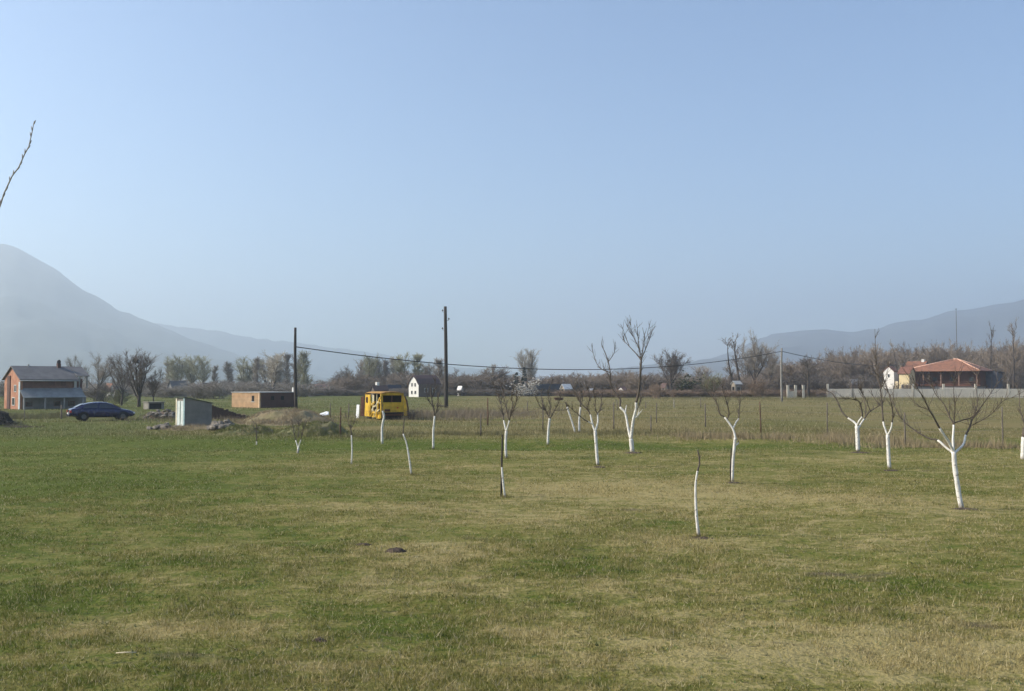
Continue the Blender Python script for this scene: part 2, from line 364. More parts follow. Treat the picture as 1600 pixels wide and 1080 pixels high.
# ------------------------------------------------------------ background trees (prototypes)
def rvec(r_): 
    while True:
        v = Vector((r_.uniform(-1, 1), r_.uniform(-1, 1), r_.uniform(-1, 1)))
        if .1 < v.length < 1: return v.normalized()
def limb(mb, r_, p, d, L, r0, r1, bend=.25, seg=4, n=4, up=.1):
    pts = [p.copy()]; d = d.normalized()
    for i in range(seg):
        d = (d + rvec(r_) * bend + Vector((0, 0, up))).normalized(); pts.append(pts[-1] + d * (L / seg))
    rr = [r0 + (r1 - r0) * i / seg for i in range(seg + 1)]
    mb.tube(pts, rr, n, cap=False); return pts, rr
def pick(pts, t):
    k = t * (len(pts) - 1); i = min(int(k), len(pts) - 2); fr = k - i
    return pts[i].lerp(pts[i + 1], fr), (pts[i + 1] - pts[i]).normalized()
def away(r_, d, ang, upb=.0):
    s = d.cross(rvec(r_)); s = s.normalized() if s.length > .05 else d.orthogonal().normalized()
    return (d * math.cos(ang) + s * math.sin(ang) + Vector((0, 0, upb))).normalized()
def proto(kind, seed, tw=.034):
    """a bare tree 10 m tall: trunk mesh builder, crown mesh builder"""
    r_ = random.Random(seed); tr = MB(); cr = MB(); Z = Vector((0, 0, 1))
    def spray(pts, n, L, ang, t0=.2, r=tw, sub=2):
        for _ in range(n):
            p, d = pick(pts, r_.uniform(t0, 1)); q = away(r_, d, ang * r_.uniform(.6, 1.3), .15); e = p + q * L * r_.uniform(.5, 1.2)
            cr.twig(p, e, r)
            for _ in range(sub):
                t = r_.uniform(.3, .95); a = p.lerp(e, t); cr.twig(a, a + away(r_, q, ang, .15) * L * r_.uniform(.3, .7), r * .7)
    if kind == 'round':
        pts, rr = limb(tr, r_, Vector((0, 0, -.3)), Z, 3.2, .20, .15, .08, 4, 6)
        mains = [(pts, .5, 1)]
        for i in range(7):
            p, d = pick(pts, r_.uniform(.65, 1)); q = away(r_, Z, r_.uniform(.15, .9), .2)
            a, _ = limb(tr, r_, p, q, r_.uniform(4.0, 6.3), .10, .02, .10, 6, 4, .10)
            for j in range(11):
                p2, d2 = pick(a, r_.uniform(.25, 1)); b, _ = limb(cr, r_, p2, away(r_, d2, r_.uniform(.4, .9), .1), r_.uniform(1.2, 2.6), .035, .012, .13, 3, 3, .08)
                spray(b, 17, .9, .65)
            spray(a, 30, 1.0, .7, .4)
    elif kind == 'poplar':
        pts, rr = limb(tr, r_, Vector((0, 0, -.3)), Z, 9.6, .19, .02, .035, 8, 6, .1)
        for i in range(52):
            t = r_.uniform(.12, .93); p, d = pick(pts, t); L = r_.uniform(1.6, 3.0) * (1.15 - t * .8)
            b, _ = limb(cr, r_, p, away(r_, Z, r_.uniform(.35, .6)), L, .05, .014, .14, 4, 3, .30)
            spray(b, 20, .7, .5)
        spray(pts, 30, .8, .4, .5)
    elif kind == 'vase':           # several steep limbs, flat broom-like top
        pts, rr = limb(tr, r_, Vector((0, 0, -.3)), Z, 2.2, .20, .15, .06, 3, 6)
        for i in range(8):
            q = away(r_, Z, r_.uniform(.1, .42), .1)
            a, _ = limb(tr, r_, pts[-1] - Vector((0, 0, r_.uniform(0, .8))), q, r_.uniform(6, 7.6), .10, .02, .09, 6, 4, .16)
            for j in range(13):
                p2, d2 = pick(a, r_.uniform(.15, 1)); b, _ = limb(cr, r_, p2, away(r_, d2, r_.uniform(.3, .75)), r_.uniform(1.0, 2.3), .04, .013, .18, 3, 3, .14)
                spray(b, 15, .8, .55)
    elif kind == 'tall':           # bare stem with a small tuft on top
        pts, rr = limb(tr, r_, Vector((0, 0, -.3)), Z, 9.0, .17, .03, .05, 7, 5, .08)
        for i in range(16):
            t = r_.uniform(.35, 1); p, d = pick(pts, t)
            b, _ = limb(cr, r_, p, away(r_, Z, r_.uniform(.4, .8)), r_.uniform(.8, 1.9), .04, .012, .15, 3, 3, .2); spray(b, 6, .6, .5)
    elif kind == 'bush':
        for i in range(16):
            a, _ = limb(tr, r_, Vector((r_.uniform(-1.6, 1.6), r_.uniform(-1.6, 1.6), -.2)), away(r_, Z, r_.uniform(.05, .7)), r_.uniform(5, 9), .08, .02, .14, 5, 3, .1)
            for j in range(10):
                p2, d2 = pick(a, r_.uniform(.1, 1)); b, _ = limb(cr, r_, p2, away(r_, d2, r_.uniform(.4, 1.0)), r_.uniform(1.0, 2.8), .05, .02, .2, 3, 3, .05)
                spray(b, 8, 1.1, .7, r=tw * 1.6)
    elif kind == 'conifer':
        pts, rr = limb(tr, r_, Vector((0, 0, -.2)), Z, 9.8, .22, .03, .01, 4, 6)
        for i in range(190):
            z = r_.uniform(.6, 9.8); rad = (10 - z) * .23 + .1; a = r_.uniform(0, 6.283)
            e = Vector((math.cos(a) * rad, math.sin(a) * rad, z - rad * .25)); p = Vector((0, 0, z))
            for s_ in range(6):
                t = .35 + s_ * .12; c_ = p.lerp(e, t)
                cr.twig(c_, c_ + Vector((math.cos(a + r_.uniform(-.9, .9)), math.sin(a + r_.uniform(-.9, .9)), r_.uniform(-.3, .3))) * .55, .11)
    elif kind == 'shrub':          # leafy or blossoming shrub: many small flakes
        for i in range(10):
            a, _ = limb(tr, r_, Vector((r_.uniform(-1, 1), r_.uniform(-1, 1), -.2)), away(r_, Z, r_.uniform(.1, .6)), r_.uniform(5, 8), .1, .02, .14, 5, 3)
            for j in range(60):
                p, d = pick(a, r_.uniform(.2, 1)); p = p + rvec(r_) * r_.uniform(0, 2.0)
                if p.z < .2: p.z = .3
                u = rvec(r_) * r_.uniform(.15, .38); v = u.orthogonal().normalized() * u.length * .7
                cr.add([p - u, p + v, p + u, p - v], [(0, 1, 2, 3)])
    return tr, cr
bark = mat('grey_bark', (.115, .095, .078), .95, .3, 2); barkd = mat('dark_bark', (.07, .056, .046), .95, .3, 2)
TW = {'grey': mat('grey_twigs', (.29, .25, .205), .95, .25, 1), 'green': mat('budding_twigs', (.34, .325, .215), .95, .25, 1),
      'brown': mat('brown_twigs', (.235, .185, .14), .95, .3, 1), 'pale': mat('pale_twigs', (.46, .41, .33), .95, .2, 1),
      'dark': mat('dark_twigs', (.16, .13, .105), .95, .3, 1), 'olive': mat('olive_twigs', (.20, .19, .10), .95, .3, 1),
      'evergreen': mat('dark_needles', (.022, .038, .022), .9, .3, 1), 'shrubgreen': mat('dull_leaves', (.06, .075, .035), .9, .35, 1),
      'blossom': mat('pale_blossom', (.42, .39, .33), .9, .2, 1), 'rust': mat('rusty_twigs', (.25, .175, .12), .95, .3, 1)}
PROTO = {}
def get_proto(kind, i, col):
    if (kind, i) not in PROTO: PROTO[(kind, i)] = proto(kind, 100 * i + len(kind), .026 if i < 4 else .015)
    tr, cr = PROTO[(kind, i)]; key = (kind, i, col)
    if key not in PROTO:
        PROTO[key] = (tr.data('trunk', barkd if col in ('dark', 'grey') else bark), cr.data('crown', TW[col]))
    return PROTO[key]
NAME = {'round': 'bare_tree', 'vase': 'bare_tree', 'poplar': 'poplar_tree', 'tall': 'bare_tree', 'bush': 'bare_bush', 'conifer': 'conifer_tree', 'shrub': 'shrub'}
CAT = {'bare_tree': 'tree', 'poplar_tree': 'poplar', 'bare_bush': 'bush', 'conifer_tree': 'conifer', 'shrub': 'shrub'}
def bgtree(kind, i, col, px, top, width, Y, label, lean=0, group='bare trees across the plain'):
    """px: column, top: row of its crown's top, width: crown width in photo pixels, Y: distance"""
    m1, m2 = get_proto(kind, i, col); s = Y / F
    hgt = (HZ - top) * s + H; a_ = np.array(PROTO[(kind, i)][1].v); nat = 2 * np.percentile(np.hypot(a_[:, 0], a_[:, 1]), 95)
    t = thing(NAME[kind], label, CAT[NAME[kind]], at(px, Y), rnd.uniform(0, 6.28), group)
    k = np.percentile(a_[:, 2], 99.6)
    width *= 1.3; t.scale = (width * s / nat, width * s / nat, hgt / k)
    if lean: t.rotation_euler = (0, lean, 0)
    link('trunk', m1, t); link('crown', m2, t); return t
T = bgtree
T('round', 4, 'grey', 152, 553, 40, 160, 'grey bare tree just right of the two storey house')
T('round', 5, 'grey', 122, 556, 26, 175, 'smaller faint bare tree partly behind the balcony corner')
T('vase', 4, 'dark', 217, 547, 46, 118, 'big dark bare tree with a nest right of the blue car')
T('round', 5, 'dark', 190, 553, 34, 124, 'thin bare tree at the left side of the big nest tree')
T('round', 4, 'dark', 241, 575, 26, 121, 'low spreading bare tree at the right of the nest tree')
T('poplar', 1, 'grey', 264, 566, 12, 290, 'narrow grey poplar at the left end of the greenish clump')
T('vase', 2, 'green', 281, 556, 32, 280, 'broad greenish budding tree above the grey gabled cottage')
T('vase', 3, 'green', 301, 558, 26, 285, 'greenish budding tree in the middle of the clump over the outhouse')
T('vase', 1, 'green', 318, 556, 30, 275, 'greenish budding tree right of the outhouse top')
T('poplar', 2, 'grey', 333, 571, 11, 280, 'low grey poplar closing the greenish clump on its right')
T('vase', 3, 'green', 382, 559, 34, 270, 'pale greenish tree over the orange brick hut')
T('poplar', 3, 'grey', 401, 558, 14, 265, 'slim grey poplar right of the pale tree over the hut')
T('vase', 2, 'pale', 424, 551, 40, 230, 'pale forked tree with a clear trunk behind the brick hut')
T('poplar', 1, 'grey', 447, 553, 15, 260, 'slim poplar just left of the shorter pole')
T('poplar', 2, 'green', 476, 549, 20, 255, 'greenish poplar just right of the shorter pole')
T('round', 2, 'grey', 554, 572, 34, 250, 'low rounded bare tree at the left of the trees behind the yellow van')
T('vase', 1, 'grey', 566, 561, 26, 260, 'grey bare tree leaning over the low hedge left of the van')
T('vase', 2, 'green', 582, 555, 26, 255, 'greenish budding tree straight above the yellow van')
T('poplar', 3, 'grey', 603, 562, 14, 262, 'slim grey poplar above the right end of the van')
T('vase', 3, 'green', 631, 552, 26, 270, 'broad pale poplar left above the barn roofed house')
T('poplar', 1, 'green', 651, 553, 18, 270, 'greenish poplar above the ridge of the barn roofed house')
T('poplar', 2, 'grey', 689, 560, 18, 240, 'dense grey poplar just left of the tall pole')
T('tall', 1, 'grey', 713, 574, 14, 260, 'thin bare tree right of the tall pole')
T('round', 3, 'brown', 762, 570, 44, 235, 'rounded brown tree between the tall pole and the pale poplar')
T('bush', 1, 'brown', 762, 582, 60, 232, 'dense brown thicket under the rounded brown tree')
T('vase', 1, 'pale', 828, 546, 32, 250, 'tall pale oval tree behind the two dark conifers')
T('conifer', 1, 'evergreen', 819, 574, 10, 235, 'taller pointed dark conifer before the pale oval tree')
T('conifer', 2, 'evergreen', 807, 582, 11, 232, 'shorter dark conifer left of the taller one')
T('shrub', 1, 'blossom', 822, 590, 36, 215, 'pale blossoming shrub below the conifers')
T('round', 1, 'dark', 1049, 547, 38, 225, 'rounded bare tree with a nest in the middle distance')
T('shrub', 2, 'shrubgreen', 1070, 581, 36, 205, 'dark green dense shrub right of the rounded nest tree')
T('round', 2, 'grey', 1180, 520, 44, 215, 'tallest bare tree of the group left of the grey pole')
T('tall', 2, 'dark', 1147, 522, 30, 210, 'left leaning bare tree of the group left of the grey pole', R(-5))
T('tall', 3, 'dark', 1157, 521, 30, 208, 'second leaning bare tree of the group left of the grey pole', R(-3))
T('round', 3, 'grey', 1203, 545, 34, 230, 'soft greenish grey tree directly behind the grey pole top')
T('tall', 1, 'dark', 1262, 556, 26, 190, 'thin dark tree right of the three concrete gate posts')
T('tall', 2, 'grey', 1405, 531, 20, 262, 'thin bare tree rising above the wood over the white gable')
T('tall', 3, 'dark', 1547, 500, 15, 250, 'very tall thin bare tree above the right part of the tiled roof')
T('tall', 1, 'dark', 1583, 497, 18, 248, 'very tall thin bare tree nearest the right edge')
T('round', 2, 'brown', 1573, 527, 40, 255, 'rounded brown treetop over the wood at the right edge')
T('bush', 1, 'rust', 1185, 591, 30, 190, 'rusty bush left of the grey pole foot')
T('bush', 2, 'olive', 1105, 583, 32, 205, 'olive brown bush behind the crooked fruit tree')
T('bush', 1, 'dark', 1145, 588, 40, 215, 'dark thicket under the leaning bare trees')
T('bush', 2, 'rust', 1030, 598, 26, 180, 'low rusty thicket right of the tallest fruit tree')
T('bush', 2, 'brown', 720, 588, 50, 238, 'grey brown thicket right of the tall pole')
T('bush', 1, 'brown', 570, 588, 60, 240, 'grey brown thicket behind the left end of the van')
T('bush', 2, 'dark', 155, 598, 40, 140, 'dark scrub at the foot of the trees by the two storey house')
T('bush', 1, 'olive', 185, 608, 30, 135, 'low olive scrub under the thin bare tree')

# woods and hedges that read as one mass
def mass(name, label, cat, spots, kinds, m):
    V = []; Fq = []; Ft = []; off = 0
    for (px, Y, hgt, wdt) in spots:
        kd, i = kinds[rnd.randrange(len(kinds))]
        if (kd, i) not in PROTO: PROTO[(kd, i)] = proto(kd, 100 * i + len(kd))
        tr, cr = PROTO[(kd, i)]; a = rnd.uniform(0, 6.28); ca, sa = math.cos(a), math.sin(a); g = at(px, Y)
        for part in (tr, cr):
            key = ('np', id(part))
            if key not in PROTO:
                q = []; 
                for f in part.f:
                    for k in range(1, len(f) - 1): q.append((f[0], f[k], f[k + 1]))
                PROTO[key] = (np.array(part.v), np.array(q))
            v, f = PROTO[key]; v = v * np.array([wdt / 8, wdt / 8, hgt / 9.4])
            v = np.stack([v[:, 0] * ca - v[:, 1] * sa + g.x, v[:, 0] * sa + v[:, 1] * ca + g.y, v[:, 2]], 1)
            V.append(v); Ft.append(f + off); off += len(v)
    me = np_mesh(name, np.concatenate(V), np.concatenate(Ft), m, False)
    return tag(link(name, me), label, cat, kind='stuff')
r2 = random.Random(5)
def line(px0, px1, n, Y0, Y1, top_of, jit=4, wd=(5, 9)):
    out = []
    for i in range(n):
        px = px0 + (px1 - px0) * (i + r2.uniform(0, 1)) / n; Y = r2.uniform(Y0, Y1); t = top_of(px) + r2.uniform(-jit, jit)
        out.append((px, Y, max(1.2, (HZ - t) * Y / F + H), r2.uniform(*wd)))
    return out
topR = lambda p: np.interp(p, [1190, 1240, 1300, 1340, 1380, 1450, 1520, 1620, 1800], [578, 570, 560, 556, 549, 548, 550, 548, 540])
mass('woodland', 'brown leafless wood behind the tiled house', 'woods', line(1195, 1375, 34, 245, 320, lambda p: topR(p) - 2, 4, (9, 14)) + line(1375, 1780, 90, 268, 330, lambda p: topR(p) - 2, 4, (9, 14)), [('bush', 1), ('round', 2), ('bush', 2)], TW['brown'])
mass('brushwood', 'dark undergrowth at the foot of the wood', 'undergrowth', line(1195, 1370, 16, 222, 245, lambda p: 588, 7, (7, 10)) + line(1370, 1780, 50, 256, 275, lambda p: 584, 7, (8, 11)), [('bush', 1), ('bush', 2)], TW['dark'])
topM = lambda p: np.interp(p, [500, 540, 560, 690, 700, 860, 900, 950, 1060, 1090, 1200], [603, 594, 586, 588, 590, 594, 589, 586, 588, 594, 586])
mass('scrub', 'grey brown scrub along the far edge of the meadow', 'undergrowth', line(500, 1200, 120, 235, 290, lambda p: topM(p) - 3, 4, (7, 12)), [('bush', 1), ('bush', 2)], TW['brown'])
mass('low_thicket', 'low hedges and orchards beyond the buildings on the left', 'undergrowth', line(-60, 500, 100, 180, 300, lambda p: 597, 4, (6, 11)), [('bush', 1), ('bush', 2)], TW['grey'])
mass('bramble', 'reddish bramble along the far meadow edge', 'undergrowth', line(880, 1300, 60, 195, 215, lambda p: 608, 2, (5, 8)), [('bush', 2)], TW['rust'])
mass('hedge_line', 'dark low hedge on the far field border', 'undergrowth', line(380, 880, 60, 214, 240, lambda p: 607, 2, (5, 8)), [('bush', 2)], TW['dark'])

T('poplar', 3, 'grey', 357, 566, 16, 300, 'faint grey poplar between the greenish clump and the hut trees')
T('round', 1, 'grey', 414, 560, 26, 300, 'hazy grey tree behind the pale forked tree')
T('poplar', 2, 'grey', 438, 555, 14, 300, 'hazy poplar right of the pale forked tree')
T('vase', 3, 'grey', 463, 556, 24, 300, 'hazy grey tree directly behind the shorter pole')
T('round', 3, 'grey', 540, 580, 26, 290, 'low hazy tree at the far left of the scrub behind the van')
T('vase', 1, 'grey', 594, 558, 22, 300, 'hazy grey tree between the trees above the van')
T('poplar', 2, 'pale', 616, 558, 16, 300, 'hazy pale poplar left of the broad pale poplar')
T('vase', 2, 'grey', 668, 568, 26, 290, 'hazy low tree between the barn roof and the tall pole')
T('round', 2, 'grey', 735, 582, 30, 290, 'hazy low tree left of the rounded brown tree')
T('round', 1, 'grey', 792, 584, 28, 280, 'hazy low tree left of the conifers')
T('vase', 1, 'grey', 1095, 572, 30, 290, 'hazy tree between the nest tree and the leaning trees')
T('round', 3, 'grey', 1165, 545, 34, 260, 'hazy tree behind the leaning bare trees')
T('round', 1, 'brown', 1235, 566, 34, 240, 'brown bushy tree right of the grey pole')
# nests
nm = mat('nest_sticks', (.05, .042, .035), 1, .3, 8)
def nest(px, py, Y, label):
    p = W(px, py, Y); t = thing('bird_nest', label, 'nest', p, 0, 'nests in bare trees'); mb = MB(); r_ = random.Random(px)
    for k in range(90):
        a = rvec(r_) * .38; a.z *= .7; mb.twig(a, a + rvec(r_) * .4, .03)
    mb.blob((0, 0, 0), .3, .3, .22, 8, 5, .2, 3); mb.build('nest_bowl', nm, t)
nest(212, 564, 118, 'dark bird nest high in the big tree right of the car')
nest(1046, 564, 225, 'dark bird nest in the rounded tree right of centre')

# ------------------------------------------------------------ whitewashed fruit trees
white = mat('whitewash', (.84, .81, .75), .85, .10, 9, .5, c2=(.55, .51, .44)); fbark = mat('fruit_bark', (.115, .092, .073), .9, .35, 20, .3)
nt_w = white.node_tree; bw = nt_w.nodes['Principled BSDF']; src = bw.inputs['Base Color'].links[0].from_socket
tcw = nt_w.nodes.new('ShaderNodeTexCoord'); sx = nt_w.nodes.new('ShaderNodeSeparateXYZ'); nt_w.links.new(tcw.outputs['Object'], sx.inputs[0])
nw = nt_w.nodes.new('ShaderNodeTexNoise'); nw.inputs['Scale'].default_value = 26; nw.inputs['Detail'].default_value = 5; nt_w.links.new(tcw.outputs['Object'], nw.inputs[0])
mw = nt_w.nodes.new('ShaderNodeMath'); mw.operation = 'MULTIPLY_ADD'; mw.inputs[1].default_value = -.22; nt_w.links.new(nw.outputs['Fac'], mw.inputs[0]); nt_w.links.new(sx.outputs[2], mw.inputs[2])
rw = nt_w.nodes.new('ShaderNodeMapRange'); rw.inputs[1].default_value = -.10; rw.inputs[2].default_value = .06; rw.inputs[3].default_value = .85; rw.inputs[4].default_value = 0; nt_w.links.new(mw.outputs[0], rw.inputs[0])
n3 = nt_w.nodes.new('ShaderNodeTexNoise'); n3.inputs['Scale'].default_value = 15; n3.inputs['Detail'].default_value = 6; nt_w.links.new(tcw.outputs['Object'], n3.inputs[0])
r3 = nt_w.nodes.new('ShaderNodeMapRange'); r3.inputs[1].default_value = .60; r3.inputs[2].default_value = .68; r3.inputs[4].default_value = .7; nt_w.links.new(n3.outputs['Fac'], r3.inputs[0])
mx_ = nt_w.nodes.new('ShaderNodeMath'); mx_.operation = 'MAXIMUM'; nt_w.links.new(rw.outputs[0], mx_.inputs[0]); nt_w.links.new(r3.outputs[0], mx_.inputs[1])
mc = nt_w.nodes.new('ShaderNodeMixRGB'); mc.inputs[2].default_value = (.19, .15, .11, 1); nt_w.links.new(mx_.outputs[0], mc.inputs[0]); nt_w.links.new(src, mc.inputs[1]); nt_w.links.new(mc.outputs[0], bw.inputs['Base Color'])
soil = mat('loose_soil', (.15, .11, .08), 1, .35, 6, .6)
def near_dy(P, q):
    best = (1e9, 0, None)
    for (a, b_, dy, w_) in P:
        d = (a - q[0]) ** 2 + (b_ - q[1]) ** 2
        if d < best[0]: best = (d, dy, w_)
    return best
def fruit(label, base, trunk, w0, w1, limbs=(), twigs=0, painted=True, name='fruit_tree', cat='fruit tree', tl=.35, seed=1, tipw=.7, Yd=None, group='whitewashed trees of the orchard', ring=0):
    """trunk and limbs are traced as (col,row) polylines, w in photo px; limbs: (n_painted_points, depth_slope, [pts], width)"""
    r_ = random.Random(seed * 13 + base[0]); g = G(*base) if Yd is None else at(base[0], Yd)
    Y = g.y; s = Y / F; gzv = gzf(g.x, g.y)
    root = thing(name, label, cat, (g.x, g.y, gzv - .02), 0, group)
    wm = MB(); dm = MB(); known = []
    def smooth(pts, k=4):
        out = []
        for i in range(len(pts) - 1):
            p0 = pts[max(i - 1, 0)]; p1 = pts[i]; p2 = pts[i + 1]; p3 = pts[min(i + 2, len(pts) - 1)]
            for j in range(k):
                t = j / k
                out.append(tuple(.5 * (2 * p1[c] + (p2[c] - p0[c]) * t + (2 * p0[c] - 5 * p1[c] + 4 * p2[c] - p3[c]) * t * t + (3 * p1[c] - p0[c] - 3 * p2[c] + p3[c]) * t ** 3) for c in (0, 1)))
        out.append(pts[-1]); return out
    def lay(pts, npaint, slope, wa, wb, dy0, K=4):
        fine = smooth(pts, K); P = []; L = 0; rr = []
        for i, q in enumerate(fine):
            if i: L += math.hypot(q[0] - fine[i-1][0], q[1] - fine[i-1][1])
            dy = dy0 + slope * L * s; p = W(q[0], q[1], Y + dy)
            known.append((q[0], q[1], dy, wa)); P.append(p); rr.append(1.)
        tot = max(L, 1e-6); acc = 0; rr = []
        for i, q in enumerate(fine):
            if i: acc += math.hypot(q[0] - fine[i-1][0], q[1] - fine[i-1][1])
            rr.append((wa * .70 + (wb * .8 - wa * .70) * (acc / tot) ** 1.1) / 2 * s)
        k = (npaint - 1) * K if npaint else 0
        if npaint and k > 0:
            k = min(k, len(P) - 1); wm.tube(P[:k + 1], [r * 1.04 for r in rr[:k + 1]], 9, jit=.10)
        if not npaint or k < len(P) - 1:
            kk = max(k - 0, 0); dm.tube(P[kk:], rr[kk:], 6, jit=.16)
        return P, rr, k
    tp = [(base[0], base[1] + 1.5)] + list(trunk); n_p = len(tp) if painted is True else painted
    P, rr, k = lay(tp, n_p, 0, w0, w1, 0)
    if not limbs and painted is not True: pass
    branches = [(P[k:], .5)] if k < len(P) - 1 else []
    for (npt, slope, pts, wd, *tw_) in limbs:
        d, dy, w_ = near_dy(known, pts[0])
        P, rr, k = lay(pts, npt, slope, wd, tw_[0] if tw_ else tipw, dy); branches.append((P[k:], 1))
    for bpts, wt in branches:
        if len(bpts) < 3: continue
        L = sum((bpts[i + 1] - bpts[i]).length for i in range(len(bpts) - 1))
        for _ in range(int(3.2 * twigs * L * wt)):
            p, d = pick(bpts, r_.uniform(.1, 1)); q = away(r_, d, r_.uniform(.4, 1.0), .35)
            l = tl * r_.uniform(.35, 1.2); pts = [p]
            for i in range(3): q = (q + rvec(r_) * .25 + Vector((0, 0, .12))).normalized(); pts.append(pts[-1] + q * l / 3)
            r0 = max(.0035, .36 * s); dm.tube(pts, [r0, r0 * .85, r0 * .7, r0 * .5], 4, cap=False)
            if r_.random() < .7:
                q2 = away(r_, q, .6, .2); dm.twig(pts[1], pts[1] + q2 * l * .6, r0 * .6)
    off = (g.x, g.y, gzv - .02)
    if wm.v: wm.build('painted_trunk', white, root, off)
    if dm.v: dm.build('branches', fbark, root, off)
    return root
fruit('largest whitewashed tree at right with four spreading limbs', (1503, 795), [(1498, 770), (1493, 738), (1490, 706)], 10.5, 8.5, [
    (3, .5, [(1490, 708), (1480, 701), (1465, 688), (1449, 684), (1418, 664), (1402, 644), (1392, 621), (1385, 606), (1380, 590)], 5),
    (3, -.4, [(1490, 706), (1483, 692), (1468, 669), (1460, 654), (1451, 639), (1443, 621), (1433, 606), (1428, 594)], 6),
    (0, .4, [(1451, 640), (1440, 637), (1428, 633)], 1.6),
    (3, .3, [(1490, 707), (1489, 685), (1490, 664), (1484, 652), (1476, 633), (1464, 619), (1458, 608), (1454, 597)], 5.5),
    (0, -.3, [(1490, 664), (1492, 639), (1490, 606), (1491, 592)], 3),
    (0, .5, [(1491, 661), (1505, 656), (1520, 651), (1527, 631), (1525, 602), (1528, 588)], 3.2),
    (3, .4, [(1491, 708), (1505, 695), (1509, 680), (1515, 668), (1520, 654), (1538, 629), (1552, 609), (1560, 597)], 5.5),
    (0, -.6, [(1519, 664), (1526, 661), (1548, 648), (1567, 627), (1588, 620)], 2)], 5, tl=.45, seed=1)
fruit('slim whitewashed tree with one very tall whip left of the largest', (1390, 733), [(1388, 705), (1387, 680)], 8, 6.5, [
    (3, .2, [(1387, 681), (1383, 670), (1380, 659), (1378, 631), (1375, 603), (1370, 577), (1368, 545), (1367, 514)], 4),
    (3, -.4, [(1387, 680), (1392, 671), (1394, 660), (1395, 648), (1393, 631), (1388, 612), (1384, 598)], 4),
    (0, .5, [(1378, 636), (1366, 622), (1359, 606)], 2), (0, -.5, [(1375, 610), (1385, 590), (1388, 572)], 1.6)], 4, seed=2)
fruit('low whitewashed tree with wide flat limbs, third tree from the right edge', (1341, 704), [(1340, 685), (1339, 666)], 8.5, 7.5, [
    (3, .5, [(1339, 667), (1336, 661), (1325, 653), (1316, 644), (1309, 628), (1299, 614), (1284, 609)], 4.5),
    (3, -.4, [(1339, 665), (1343, 657), (1347, 651), (1346, 639), (1342, 627), (1326, 623), (1311, 623)], 4),
    (3, .4, [(1341, 670), (1346, 661), (1350, 655), (1357, 645), (1369, 637), (1377, 631), (1384, 615)], 4),
    (0, .6, [(1352, 652), (1352, 632), (1346, 612), (1344, 600)], 2), (0, -.6, [(1360, 643), (1352, 622), (1342, 606)], 2)], 4.5, seed=3)
fruit('whitewashed trunk cut off by the right edge of the photo', (1599, 718), [(1599, 700), (1600, 683), (1602, 668)], 11, 8, [(0, .2, [(1602, 668), (1608, 645), (1604, 620), (1612, 600)], 5), (0, .5, [(1602, 668), (1599, 656), (1594, 640), (1592, 615), (1586, 598)], 3)], 3.5, painted=3, seed=4)
fruit('crooked whitewashed tree with a knobbly bend in its trunk', (1144, 753), [(1145, 722), (1147, 703), (1149, 684)], 6.5, 6, [
    (3, .2, [(1149, 685), (1145, 670), (1132, 652), (1125, 647), (1120, 630), (1110, 615), (1103, 601)], 5),
    (3, .5, [(1146, 669), (1150, 660), (1154, 654), (1155, 640), (1157, 626), (1159, 610)], 3.6),
    (2, .3, [(1148, 697), (1154, 692), (1153, 687)], 5),
    (0, -.4, [(1136, 655), (1139, 645), (1135, 627), (1130, 612), (1128, 600)], 3), (0, .7, [(1120, 630), (1116, 612), (1118, 598)], 2)], 5, seed=5)
fruit('lone whitewashed sapling stem nearest the camera', (1092, 836), [(1089, 815), (1087, 782), (1087, 756), (1090, 736), (1093, 724), (1092, 712), (1090, 703)], 7, 2.5, [(0, .3, [(1092, 728), (1094, 716), (1096, 709)], 1.6)], 1.5, painted=5, tl=.12, seed=6)
fruit('tall twin stemmed whitewashed tree with a broom shaped top', (988, 707), [(987, 697), (986, 686)], 9, 8.5, [
    (4, .3, [(986, 688), (982, 672), (977, 646), (969, 636), (969, 624), (960, 613), (954, 600), (953, 578), (948, 558), (940, 539)], 5.5, 1.4),
    (2, .4, [(977, 645), (979, 633)], 4), (0, .5, [(953, 582), (942, 578), (933, 569), (927, 553), (926, 543)], 2), (0, -.4, [(950, 566), (959, 553), (962, 540)], 1.8), (0, .4, [(955, 604), (951, 588), (944, 574)], 2),
    (5, -.2, [(986, 686), (989, 660), (991, 650), (994, 638), (994, 629), (998, 613), (1000, 591), (1002, 562)], 6.5, 3.6),
    (3, -.4, [(991, 652), (996, 650), (999, 638)], 4.5), (2, -.5, [(995, 651), (1004, 640)], 3.5),
    (0, .6, [(1002, 564), (996, 555), (982, 540), (973, 530)], 3), (0, .2, [(1001, 560), (998, 544), (991, 529), (987, 519), (985, 503)], 2.6),
    (0, -.4, [(999, 546), (997, 528), (996, 511)], 1.8), (0, -.6, [(1002, 562), (1005, 544), (1007, 529), (1004, 512)], 2.2),
    (0, .5, [(1002, 562), (1011, 540), (1016, 527), (1021, 512)], 2.2), (0, -.2, [(983, 540), (977, 526), (973, 512)], 1.6),
    (0, .6, [(989, 526), (982, 514), (980, 502)], 1.4), (0, .3, [(1014, 531), (1012, 520), (1015, 510)], 1.4), (0, .3, [(996, 640), (1003, 620), (1006, 598)], 2)], 3.5, tl=.4, seed=7)
